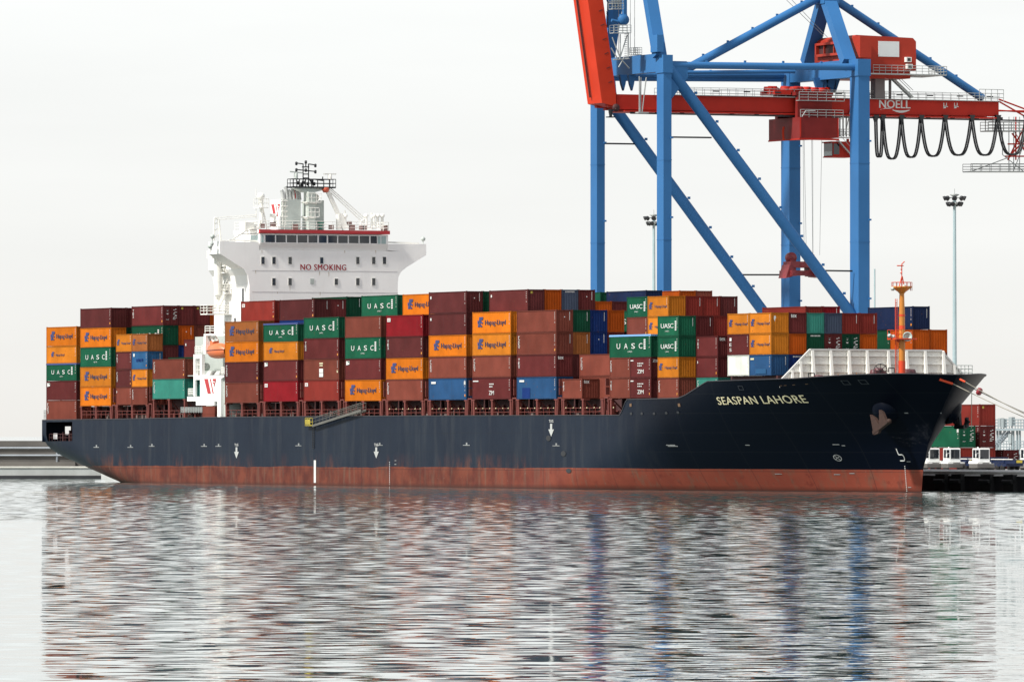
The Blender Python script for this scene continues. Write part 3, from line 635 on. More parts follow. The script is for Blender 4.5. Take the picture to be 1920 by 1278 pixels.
# funnel (aft) with white casing, emblem, uptakes
SFn = 57.0
def gz(x, y, s): return as_(*z7(x, y), s)
fa = gz(692, 345, SFn + 6.5); fb = gz(840, 345, SFn + 6.5); fbz = 30
fu = MB(); fu.box(SFn + 6.2, SFn + 6.5, fa.y, fb.y, fbz, fa.z)
funnel = part('funnel', fu, M['greygreen'], ship)
f0 = gz(605, 350, SFn + 2.5); fc = MB(); fc.box(SFn + 2.6, SFn + 6.19, fa.y - .02, fb.y, fbz, f0.z); part('funnel_casing', fc, M['white'], funnel)
def emblem(mb, o, ex, ez, k, th=(0, -.03, 0)):
    """slanted W with a small hook, in the plane spanned by ex (right) and ez (up); o = lower-left, size k"""
    o = Vector(o); ex = Vector(ex); ez = Vector(ez)
    for poly in (((.0, 1), (.30, 1), (.56, 0), (.30, 0)), ((.48, 1), (.55, 1), (.80, 0), (.73, 0)), ((.72, 1), (1.0, 1), (.97, .85), (.74, .85)), ((.92, .86), (.98, .86), (.84, .45), (.81, .50)), ((.74, .78), (.82, .78), (.84, .66), (.78, .66))):
        mb.prism([o + ex * a * k + ez * b * k * 1.15 for a, b in poly], th)
em = MB(); po = gz(612, 488, SFn - 1); emblem(em, (SFn + 2.8, fa.y - .03, po.z), (1, 0, 0), (0, 0, .5), 3.2); part('funnel_emblem', em, M['bandred'], funnel)
M['uptake'] = mat('uptake_grey', (.40, .41, .40), .5)
for x, y, d in ((698, 272, 0), (728, 245, .8), (752, 272, .2), (780, 262, 1.2), (803, 262, .3), (825, 275, 1)):
    s = SFn + 4.5; b = gz(x + 6, 350, s); t = gz(x, y + 20, s); t2 = gz(x - 8, y, s)
    ex = MB(); ex.tube(b, t, .30, .30, 8); ex.tube(t, t2, .30, .27, 8); part('exhaust_pipe', ex, M['uptake'], funnel)
fg = MB(); b = gz(787, 352, SFn + 4.7); fg.tube(b, b + Vector((0, 0, 2.0)), .05); fg.prism([b + Vector((0, 0, 1.9)), b + Vector((0, .3, .7)), b + Vector((0, .25, .2)), b + Vector((0, -.1, .8))], (.05, 0, 0)); part('flag', fg, M['bandred'], ship)
ld = MB(); b0 = gz(712, 345, SFn + 6.8); b1 = gz(712, 545, SFn + 6.8)
for o in (-.25, .25): ld.tube(b0 + Vector((0, o, 0)), b1 + Vector((0, o, 0)), .05, n=4)
for k in range(18): p = b0.lerp(b1, k / 17); ld.tube(p - Vector((0, .25, 0)), p + Vector((0, .25, 0)), .035, n=4)
for y in (360, 400, 440, 480): p = gz(712, y, SFn + 6.8); ld.box(p.x, p.x + .3, p.y - .45, p.y + .45, p.z, p.z + .12)
part('funnel_ladder', ld, M['offwhite'], funnel)
# radar mast
rms = SF - 4
def rz(x, y): return as_(*z7(x, y), rms)
ma = MB(); m0 = rz(908, 578); m1 = rz(908, 285); ma.box(m0.x - .9, m0.x + .9, rz(882, 400).y, rz(935, 400).y, m0.z, m1.z)
ma.prism([rz(780, 252), rz(1100, 252), rz(950, 290), rz(870, 290)], (-1.6, 0, 0)); c = rz(780, 250)
mast = part('radar_mast', ma, M['greygreen'], ship)
mb2 = MB(); a, b = rz(945, 350), rz(1045, 575); mb2.box(rms - 4.5, rms - 1.2, a.y, b.y, b.z - 1, a.z); part('mast_house', mb2, M['greygreen'], mast)
pf = MB(); a, b = rz(775, 250), rz(1105, 250); pf.box(rms - 1.9, rms + .3, a.y, b.y, a.z - .1, a.z + .12); 
for s_ in (rms - 1.8, rms + .25): pf.rail((s_, a.y, a.z), (s_, b.y, a.z), 1.2, 7, .05)
pf.rail((rms - 1.8, a.y, a.z), (rms + .25, a.y, a.z), 1.2, 2, .05); pf.rail((rms - 1.8, b.y, a.z), (rms + .25, b.y, a.z), 1.2, 2, .05)
part('mast_platform', pf, M['black'], mast)
tp = MB()
def bl(a, b, r=.08): tp.tube(rz(*a), rz(*b), r, n=6)
for a, b in (((858, 250), (858, 70)), ((900, 250), (900, 70)), ((879, 100), (879, 50)), ((805, 65), (860, 72)), ((900, 72), (955, 80)), ((805, 115), (955, 130)), ((858, 180), (900, 180)), ((858, 150), (900, 150)), ((800, 70), (803, 58)), ((955, 92), (957, 72)), ((955, 145), (957, 125)), ((803, 125), (803, 108)), ((850, 95), (905, 95)), ((810, 250), (808, 180)), ((935, 250), (935, 190)), ((1062, 250), (1062, 165)), ((858, 200), (830, 250)), ((900, 180), (935, 235)), ((940, 190), (1010, 200)), ((1008, 205), (1010, 170))): bl(a, b, .09)
sfr = part('signal_lamp_frame', tp, M['black'], mast)
for x, y in ((806, 68), (953, 84), (806, 118), (953, 132), (879, 58), (820, 218), (850, 232), (925, 205), (945, 225), (870, 215), (893, 225), (879, 120)): tp = MB(); tp.lathe(rz(x, y), [(.02, -.28), (.19, -.2), (.19, .2), (.02, .28)], 8); part('signal_lamp', tp, M['black'], mast)
rd = MB(); a = rz(1065, 150); rd.bar(rz(1018, 149), rz(1112, 150), .3, .18); rd.lathe(a - Vector((0, 0, .3)), [(.3, -.5), (.3, .2), (.1, .3)], 10); part('radar_scanner', rd, M['offwhite'], mast)
rd = MB(); rd.bar(rz(753, 130), rz(850, 141), .3, .16); rd.lathe(rz(803, 160), [(.3, -.5), (.3, .2), (.1, .5)], 10); part('radar_scanner', rd, M['greygreen'], mast)
mp_ = MB()
for y, w0, w1 in ((365, 860, 970), (478, 860, 955)):
    a, b = rz(w0, y), rz(w1, y); mp_.box(rms - 1.4, rms + 1.3, a.y, b.y, a.z - .12, a.z); mp_.rail((rms + 1.3, a.y, a.z), (rms + 1.3, b.y, a.z), 1.25, 3, .04)
    mp_.lathe(rz((w0 + w1) / 2, y + 6), [(1.1, 0), (.5, -.5)], 10)
mp_.lathe(rz(935, 335), [(.1, 0), (.35, .3), (.62, .9)], 12, (1, 0, 0))
part('mast_balcony', mp_, M['offwhite'], mast)
# satcom dome tower
dt = MB()
for a, b in (((520, 540), (532, 410)), ((575, 540), (545, 410)), ((515, 575), (520, 540)), ((580, 575), (575, 540))): dt.tube(rz(*a), rz(*b), .12, n=6)
dt.tube(rz(537, 560), rz(537, 345), .28, n=8)
for k in range(6): dt.tube(rz(524 + k * 1.5, 530 - k * 20), rz(566 - k * 3, 515 - k * 20), .06, n=4)
a, b = rz(498, 408), rz(570, 408); dt.box(rms - 1, rms + 1, a.y, b.y, a.z - .1, a.z); dt.rail((rms + 1, a.y, a.z), (rms + 1, b.y, a.z), 1.3, 4, .04); dt.rail((rms - 1, a.y, a.z), (rms - 1, b.y, a.z), 1.3, 4, .04)
dtt = part('satcom_tower', dt, M['offwhite'], ship)
dm = MB(); dm.lathe(rz(532, 322), [(.3, -.9), (.3, -.5), (.52, -.3), (.58, .0), (.5, .3), (.3, .5), (.02, .56)], 14); part('satcom_dome', dm, M['offwhite'], dtt)
dm = MB(); dm.lathe(rz(455, 530), [(.9, -.9), (.9, -.2), (.7, .1), (.02, .25)], 12); dm.lathe(rz(620, 470), [(.02, -.4), (.35, -.2), (.35, .2), (.02, .4)], 10); part('roof_dome', dm, M['offwhite'], ship)
# provision crane on the roof
pc = MB(); pc.bar(rz(1045, 275), rz(1135, 470), .42, .55); pc.bar(rz(1135, 460), rz(1185, 575), .5, .9); pc.tube(rz(1130, 460), rz(1130, 580), .35, n=8)
for a, b in (((1060, 265), (1340, 520)), ((1055, 278), (1325, 530)), ((1075, 262), (1345, 500))): pc.tube(rz(*a), rz(*b), .08, n=5)
for a, b in (((1300, 520), (1340, 490)), ((1300, 580), (1305, 515)), ((1350, 580), (1340, 485)), ((1185, 575), (1182, 430)), ((1387, 570), (1387, 450)), ((1350, 490), (1352, 560))): pc.tube(rz(*a), rz(*b), .12, n=5)
pcr = part('provision_crane', pc, M['offwhite'], ship)
pk = MB(); pk.lathe(rz(1032, 270), [(.02, -.6), (.45, -.3), (.45, .3), (.02, .6)], 10, (0, 1, 0)); part('crane_head', pk, mat('crane_head_red', (.45, .08, .04), .5), pcr)
M['roofbrown'] = mat('roof_fitting_brown', (.16, .08, .07), .5)
for x, y, r in ((625, 540, .35), (795, 556, .4), (1235, 562, .4), (1310, 565, .3), (1330, 565, .3), (1487, 568, .4), (1075, 560, .3), (1215, 530, .3), (540, 548, .35)): p = rz(x, y); rg = MB(); rg.box(p.x - .3, p.x + .3, p.y - r, p.y + r, p.z - r, p.z + r); part('roof_fitting', rg, M['roofbrown'], ship)
for x in (1405, 1435, 1470, 1183, 1345, 640): p = rz(x, 560); rg = MB(); rg.tube(p, p + Vector((0, 0, 1.6)), .22, n=8); rg.lathe(p + Vector((0, 0, 1.6)), [(.35, -.1), (.38, .15), (.2, .35), (.02, .4)], 10); part('vent_mushroom', rg, M['offwhite'], ship)
rg = MB(); p = rz(993, 545); rg.lathe(p, [(.5, .6), (.55, .3), (.3, .2), (.3, -.6), (.5, -.7)], 12); part('magnetic_compass', rg, mat('compass_green', (.03, .13, .10), .5), ship)
# near-side davit frame at the wing, mast stays
dv = MB()
def dz_(x, y): return as_(*z7(x, y), SF - 5)
for a, b, r in (((172, 490), (168, 660), .14), ((205, 500), (218, 660), .2), ((172, 487), (205, 500), .12), ((172, 487), (500, 465), .06), ((205, 502), (500, 478), .06), ((168, 540), (205, 520), .08), ((168, 590), (210, 565), .08), ((165, 650), (210, 610), .08), ((495, 260), (495, 560), .04)): dv.tube(dz_(*a), dz_(*b), r, n=6)
part('davit_frame', dv, M['offwhite'], ship)
# stair tower on the near side of the block
s0 = SF - 9
def sz(x, y, s=SF - 8): return as_(*z7(x, y), s)
tw = MB(); tw.tube(sz(203, 1085), sz(203, 790), .62, n=12); tw.tube(sz(203, 1085), sz(195, 1120), .62, .15, n=12); tw.box(SF - 9, SF - 7, sz(135, 700).y, sz(205, 700).y, sz(135, 800).z, sz(135, 740).z)
part('pillar_tank', tw, M['offwhite'], ship)
for (x0, y0), (x1, y1) in (((235, 1060), (300, 925)), ((190, 1190), (250, 1070)), ((225, 900), (235, 830))):
    stt = MB(); a, b = sz(x0, y0), sz(x1, y1)
    for o in (-.4, .4): stt.bar(a + Vector((o * 2, 0, 0)), b + Vector((o * 2, 0, 0)), .08, .22)
    n = 12
    for k in range(n): p = a.lerp(b, (k + .5) / n); stt.box(p.x - .8, p.x + .8, p.y - .12, p.y + .12, p.z - .03, p.z + .03)
    for o in (-.8, .8): stt.tube(a + Vector((o, 0, 1)), b + Vector((o, 0, 1)), .04, n=4)
    part('outside_stair', stt, M['offwhite'], ship)
for (x0, x1, y) in ((215, 305, 905), (225, 330, 1065), (85, 330, 1225), (215, 300, 850)):
    stt = MB(); a, b = sz(x0, y), sz(x1, y); stt.box(SF - 9, SF - 6.4, a.y, b.y, a.z - .22, a.z - .05); stt.rail((SF - 6.4, a.y, a.z), (SF - 6.4, b.y, a.z), 1.15, 5, .05, 3); stt.rail((SF - 9, a.y, a.z), (SF - 9, b.y, a.z), 1.15, 5, .05, 3); stt.rail((SF - 9, a.y, a.z), (SF - 6.4, a.y, a.z), 1.15, 2, .05, 3); part('stair_landing', stt, M['offwhite'], ship)
# lower white side house with emblem
def lz(x, y, w=-.02): return aw(340 + x / 6.393, 600 + y / 6.393, w)
lh = MB()
def pan(pts, d=.5, w=-.02): lh.prism([lz(x, y, w) for x, y in pts], (0, d, 0))
pan([(165, 660), (515, 660), (505, 685), (475, 700), (468, 1165), (432, 1165), (432, 975), (395, 975), (395, 1020), (175, 1020), (175, 970), (70, 970), (70, 915), (225, 915), (225, 715), (165, 715)])
pan([(145, 410), (243, 410), (243, 462), (165, 462), (165, 715), (145, 715)]); pan([(222, 462), (243, 462), (243, 660), (222, 660)]); pan([(145, 715), (165, 715), (165, 910), (145, 910)], .3)
pan([(268, 165), (520, 165), (520, 185), (290, 185), (290, 405), (268, 405)], .6)
house = part('side_house', lh, M['white'], ship)
em = MB(); o = lz(275, 880, -.06); e2 = lz(415, 880, -.06); emblem(em, o, (1, 0, 0), (0, 0, (lz(0, 705).z - lz(0, 880).z) / 1.15 / (e2.x - o.x)), e2.x - o.x); part('house_emblem', em, M['bandred'], house)
lb = MB(); a, b = lz(165, 660, 3.2), lz(520, 190, 3.2); lb.box(a.x, b.x + 1.2, 3.2, 3.4, 9.1, b.z); lb.box(a.x + 1, b.x, .5, 3.2, lz(0, 660).z - .15, lz(0, 662).z)
lb.box(lz(475, 0).x - .1, lz(475, 0).x + 1.8, .4, 3.2, 9.1, lz(0, 690).z)
part('house_inner_wall', lb, M['greygreen'], ship)
lr = MB()
for x0, x1, y in ((165, 245, 400), (250, 285, 385), (285, 520, 155), (85, 145, 905), (480, 518, 650)): a, b = lz(x0, y), lz(x1, y); lr.rail(a, b, 1.0, 4, .06, 3)
lr.rail(lz(165, 655, .3), lz(222, 655, .3), 2.2, 3, .05, 3)
for x, y in ((355, 205), (410, 190)): lr.tube(lz(x, y, .6), lz(x + 30, y + 55, .6), .15, n=6)
part('house_rail', lr, M['offwhite'], ship)
for x in (285, 390): lg = MB(); lg.prism([lz(x, 655, .15), lz(x + 55, 655, .15), lz(x + 80, 608, .15), lz(x + 35, 608, .15)], (0, 1.2, 0)); part('liferaft_cradle', lg, M['whiteclean'], ship)
lg = MB(); lg.box(lz(360, 0).x, lz(500, 0).x, 1.6, 2.4, lz(0, 655).z, lz(0, 585).z); lg.box(lz(165, 0).x, lz(222, 0).x, .6, 1.0, lz(0, 905).z, lz(0, 720).z); part('deck_locker', lg, mat('locker_green', (.02, .14, .12), .5), ship)
for x, y in ((205, 590), (290, 560), (200, 520), (350, 205)): lg = MB(); lg.lathe(lz(x, y, .9), [(.02, -.6), (.55, -.4), (.6, .3), (.02, .6)], 12, (1, 0, 0)); part('winch_drum', lg, M['greygreen'], ship)
pr2 = MB()
for y in (1048, 1063, 1080, 1096): 
    a, b = lz(0, y, .1), lz(255, y, .1); pr2.tube(a, b, .06, n=6)
for x in range(0, 255, 30): pr2.bar(lz(x, 1040, .1), lz(x, 1110, .1), .15, .1)
part('gangway_stowed', pr2, M['galv'], ship)
bx = MB(); a, b = lz(255, 1165, .05), lz(400, 1030, .05); bx.box(a.x, b.x, .05, 1.8, a.z, b.z); bx.box(a.x - .02, b.x + .02, .02, 1.8, lz(0, 1128).z, lz(0, 1118).z); part('deck_box', bx, M['c_brown'], ship)

# ---- white wave breaker on the forecastle
SB = 239.3
wb = MB()
def bz(x, y, s=SB): return as_(x, y, s)
tl, tr_, bl_, br_ = bz(1519, 655), bz(1764, 657), bz(1462, 716), bz(1806, 702)
zt, zb_ = tl.z, 13.02
wb.prism([Vector((SB, bl_.y, bl_.z)), tl, tr_, Vector((SB, br_.y, br_.z)), Vector((SB, br_.y, zb_)), Vector((SB, bl_.y, zb_))], (-.2, 0, 0))
brk = part('wave_breaker', wb, M['offwhite'], ship)
for x in (1522, 1556, 1590, 1624, 1664, 1698, 1733, 1767):
    rbm = MB(); y = bz(x, 690).y; rbm.prism([(SB + .003, y - .17, zb_), (SB + .95, y - .17, zb_), (SB + .75, y - .17, zb_ + 1.8), (SB + .3, y - .17, zt - .15), (SB + .003, y - .17, zt - .05)], (0, .34, 0)); part('breaker_bracket', rbm, M['offwhite'], brk)
for x, zt2 in ((1484, 0), (1500, 1.6), (1788, 1.2)):
    rbm = MB(); y = bz(x, 690).y; top = Z_(655 + (1519 - x) * 1.07 if x < 1519 else 657 + (x - 1764) * 1.07, SB, y) - .1
    rbm.prism([(SB + .003, y - .15, zb_), (SB + .7, y - .15, zb_), (SB + .25, y - .15, top), (SB + .003, y - .15, top)], (0, .3, 0)); part('breaker_bracket', rbm, M['offwhite'], brk)
sh = MB()
for zz in (.22, .5, .78): z = lerp(bz(1600, 709).z, zt, zz); y0 = bz(1462 + (716 - 0) * 0 + 57 * zz, 690).y; y1 = bz(1806 - 42 * zz, 690).y; sh.box(SB + .004, SB + .26, y0 + .3, y1 - .3, z - .05, z + .05)
part('breaker_shelf', sh, M['offwhite'], brk)
ed = MB(); ed.bar(bz(1461, 716), tl, .3, .22); ed.bar(tl, tr_, .5, .2); ed.bar(tr_, bz(1806, 702), .3, .2); part('breaker_coping', ed, M['whiteclean'], brk)
# ---- foremast
MW = 16.0; MS = S_(1691, MW)
def mz(x, y): s = MS; return as_(x, y, s)
fm = MB(); fm.tube(Vector((MS, MW, 12)), Vector((MS, MW, Z_(590, MS, MW))), .44, .38, 14); fm.tube(Vector((MS, MW, Z_(590, MS, MW))), Vector((MS, MW, Z_(550, MS, MW))), .38, .30, 14)
fm.lathe(Vector((MS, MW, Z_(550, MS, MW))), [(.33, 0), (.5, .2), (1.3, .75), (1.3, .9), (0.02, .9)], 16)
fmo = part('foremast', fm, M['buff'], ship)
f2 = MB(); f2.lathe(Vector((MS, MW, 12)), [(.455, 0), (.455, Z_(676, MS, MW) - 12)], 14)
for y0, y1 in ((610, 617), (589, 593)): f2.lathe(Vector((MS, MW, Z_(y1, MS, MW))), [(.405, 0), (.40, Z_(y0, MS, MW) - Z_(y1, MS, MW))], 14)
pz = Z_(635, MS, MW); f2.box(MS - 1.2, MS + 1.2, W_(1672, MS), W_(1711, MS), pz - .1, pz + .08)
for s_ in (MS - 1.1, MS + 1.1): f2.rail((s_, W_(1672, MS), pz), (s_, W_(1683, MS), pz), 1.1, 2, .04)
f2.prism([(MS - .1, MW - .9, pz - .1), (MS - .1, MW + .9, pz - .1), (MS - .1, MW, pz - .8)], (.2, 0, 0))
tz = Z_(545, MS, MW)
for k in range(12):
    a, b = [(MS + 1.28 * math.cos(t), MW + 1.28 * math.sin(t), tz) for t in (k * math.pi / 6, (k + 1) * math.pi / 6)]; f2.rail(a, b, 1.05, 1, .035)
for x0, y0, x1, y1 in ((1691, 535, 1691, 495), (1684, 545, 1691, 518), (1697, 545, 1692, 518), (1682, 498, 1694, 498), (1688, 512, 1691, 512), (1689, 505, 1691, 505), (1691, 495, 1696, 490)): f2.tube(mz(x0, y0), mz(x1, y1), .07, n=5)
f2.tube(mz(1682, 702), mz(1682, 560), .05, n=5); f2.tube(mz(1679, 702), mz(1679, 560), .05, n=5)
for k in range(34): f2.tube(mz(1679, 700 - k * 4), mz(1682, 700 - k * 4), .04, n=4)
part('mast_ladder_and_platform', f2, M['mastred'], fmo)
hn = MB(); h0 = mz(1700, 631); ax = Vector((.85, -.35, 0)); hn.lathe(h0, [(.12, -.3), (.14, .3), (.2, .7), (.36, 1.0), (.60, 1.15), (.50, 1.1), (.2, .8), (.02, .7)], 16, ax); hn.lathe(mz(1694, 631), [(.02, -.3), (.28, -.2), (.28, .3), (.02, .35)], 10, ax)
part('fog_horn', hn, mat('horn_pale_green', (.42, .56, .52), .45), fmo)
for x, y in ((1674, 541), (1694, 540), (1695, 537), (1675, 631), (1668, 629)):
    b = MB(); b.lathe(mz(x, y), [(.02, -.25), (.24, -.18), (.26, .15), (.02, .25)], 10, (1, -.2, 0)); part('mast_lamp', b, M['greygreen'], fmo)
# forecastle winches and clutter just showing above the bulwark
M['winch'] = mat('winch_maroon', (.10, .03, .035), .5)
for x, y, r in ((1640, 700, .5), (1648, 696, .45), (1535, 710, .5), (1528, 711, .4), (1700, 700, .6), (1708, 699, .5)):
    wn = MB(); p = as_(x, y, 241.2 if x < 1600 else 245.5); wn.lathe(p, [(.02, -.5), (r, -.45), (r, .45), (.02, .5)], 14, (0, 1, 0)); wn.box(p.x - .6, p.x + .6, p.y - .7, p.y + .7, 13.02, p.z); part('mooring_winch', wn, M['winch'], ship)
wn = MB(); p = as_(1651, 695, 247); R_ = .95
for k in range(16): a0, a1 = k * math.pi / 8, (k + 1) * math.pi / 8; wn.tube(p + Vector((0, R_ * math.cos(a0), R_ * math.sin(a0) * .9)), p + Vector((0, R_ * math.cos(a1), R_ * math.sin(a1) * .9)), .05, n=4)
for k in range(4): a0 = k * math.pi / 4; v = Vector((0, R_ * math.cos(a0), R_ * math.sin(a0) * .9)); wn.tube(p - v, p + v, .04, n=4)
for x, sx_ in ((1666, 247), (1516, 241)): a, b = as_(x, 698 + (247 - sx_) * 1.6, sx_), as_(x + 11, 698 + (247 - sx_) * 1.6, sx_); wn.path([a, a + Vector((0, 0, .55)), b + Vector((0, 0, .55)), b], .07)
part('brake_wheel', wn, M['black'], ship)
wn = MB(); rr = random.Random(9)
for k in range(22): p = as_(1482 + k * 8.3, 712 - k * .55, 240.6); wn.bar(p - Vector((0, 0, .8)), p + Vector((rr.uniform(-.3, .3), rr.uniform(-.4, .4), rr.uniform(0, .35))), .07, .07)
wn.bar(as_(1474, 714, 240.6), as_(1680, 701, 240.6), .1, .12)
part('deck_pipe', wn, M['buff'], ship)
br2 = MB(); p = as_(1795, 694, 252); q4 = as_(1823, 694, 252)
br2.rail(Vector((252, p.y, 14.4)), Vector((252, q4.y, 14.4)), 1.35, 4, .05, 3); part('bow_rail', br2, M['greygreen'], ship)

# ================================================================== LIFEBOAT
lbp = lz(420, 370, 1.0)
boat = empty('lifeboat', lbp, 'orange enclosed lifeboat hanging on the white side house beside the bridge', 'lifeboat')
b = MB(); prof = []
secs = [(-2.2, .15, .25, .2), (-2.0, .6, .75, .6), (-1.2, .95, 1.05, .95), (0, 1.1, 1.15, 1.1), (1.6, 1.1, 1.15, 1.1), (2.8, .9, 1.0, 1.0), (3.5, .35, .45, .6)]
def hullsec(x, hw, up, dn):
    return [Vector((lbp.x + x, lbp.y + hw * math.cos(t), lbp.z + (up if math.sin(t) > 0 else dn) * math.sin(t))) for t in [k * math.pi / 8 for k in range(16)]]
vs = sum([hullsec(*q) for q in secs], [])
b.add(vs, [(k * 16 + i, k * 16 + (i + 1) % 16, (k + 1) * 16 + (i + 1) % 16, (k + 1) * 16 + i) for k in range(len(secs) - 1) for i in range(16)], True)
b.add(vs[:16], [tuple(range(16))]); b.box(lbp.x - 1.3, lbp.x - .2, lbp.y - .5, lbp.y + .5, lbp.z + .9, lbp.z + 1.45)
part('boat_hull', b, M['boat'], boat)
b = MB()
for k in range(len(secs) - 1):
    a, c = secs[k], secs[k + 1]; b.bar((lbp.x + a[0], lbp.y - a[1] - .03, lbp.z - .02 + .04 * k), (lbp.x + c[0], lbp.y - c[1] - .03, lbp.z + .02 + .04 * k), .06, .1)
part('boat_fender', b, M['boatdark'], boat)

# ================================================================== CONTAINERS
def corr(n_c, L, a0, depth_=.045):
    """trapezoid corrugation profile along 0..L -> list of (pos, depth)"""
    out_ = [(a0, 0)]; p = (L - 2 * a0) / n_c
    for i in range(n_c):
        x = a0 + i * p; out_ += [(x + .26 * p, 0), (x + .42 * p, depth_), (x + .80 * p, depth_), (x + .96 * p, 0)]
    return out_ + [(L - a0, 0)]
W2 = 2.44
_cm = {}
def cmeshes(L, H, doors):
    k = (L, H, doors)
    if k in _cm: return _cm[k]
    b = MB(); zl_, zh = .12, H - .1
    for side in (0, 1):
        pr_ = corr(int(L / .29), L, .14); vs = []
        for x, d in pr_: y = .035 + d if side == 0 else W2 - .035 - d; vs += [(x, y, zl_), (x, y, zh)]
        b.add(vs, [(2 * i, 2 * i + 2, 2 * i + 3, 2 * i + 1) for i in range(len(pr_) - 1)])
    for side in (0, 1):
        if side == 1 and doors: b.box(L - .1, L - .05, .12, W2 / 2 - .015, zl_, zh); b.box(L - .1, L - .05, W2 / 2 + .015, W2 - .12, zl_, zh); continue
        pr_ = corr(9, W2, .14); vs = []
        for y, d in pr_: x = .035 + d if side == 0 else L - .035 - d; vs += [(x, y, zl_), (x, y, zh)]
        b.add(vs, [(2 * i, 2 * i + 2, 2 * i + 3, 2 * i + 1) for i in range(len(pr_) - 1)])
    b.add([(.05, .05, H - .05), (L - .05, .05, H - .05), (L - .05, W2 - .05, H - .05), (.05, W2 - .05, H - .05)], [(0, 1, 2, 3)])
    b.add([(.05, .05, .13), (L - .05, .05, .13), (L - .05, W2 - .05, .13), (.05, W2 - .05, .13)], [(0, 1, 2, 3)])
    f = MB()
    for x in (0, L - .16):
        for y in (0, W2 - .16): f.box(x, x + .16, y, y + .16, .12, H - .12)
    for y in (.004, W2 - .104):
        f.box(.16, L - .16, y, y + .10, 0, .16); f.box(.16, L - .16, y, y + .10, H - .12, H - .01)
    for x in (.004, L - .104):
        f.box(x, x + .1, .16, W2 - .16, 0, .16); f.box(x, x + .1, .16, W2 - .16, H - .12, H - .01)
    for x in (0, L - .18):
        for y in (0, W2 - .16):
            for z in (-.03, H - .12): f.box(x - .003, x + .183, y - .003, y + .163, z, z + .148)
    if L < 7:                                                  # forklift pockets
        for x in (1.9, 3.7): f.box(x, x + .35, .0, .05, -.02, .13)
    bars = None
    if doors:
        d = MB()
        for y in (.42, .95, 1.48, 2.0): d.tube((L - .02, y, .15), (L - .02, y, H - .13), .03, n=6); d.box(L - .05, L + .01, y - .12, y + .12, 1.0, 1.08); d.box(L - .05, L - .015, y - .07, y + .07, .25, .33); d.box(L - .05, L - .015, y - .07, y + .07, H - .5, H - .42)
        bars = d.mesh('door_bars')
    _cm[k] = (b.mesh('container_body'), f.mesh('container_frame'), bars); return _cm[k]
_mm = {}
def side_fn(L, H): return lambda cx, cz: (lambda u, v: (cx + u, -.012, cz + v))
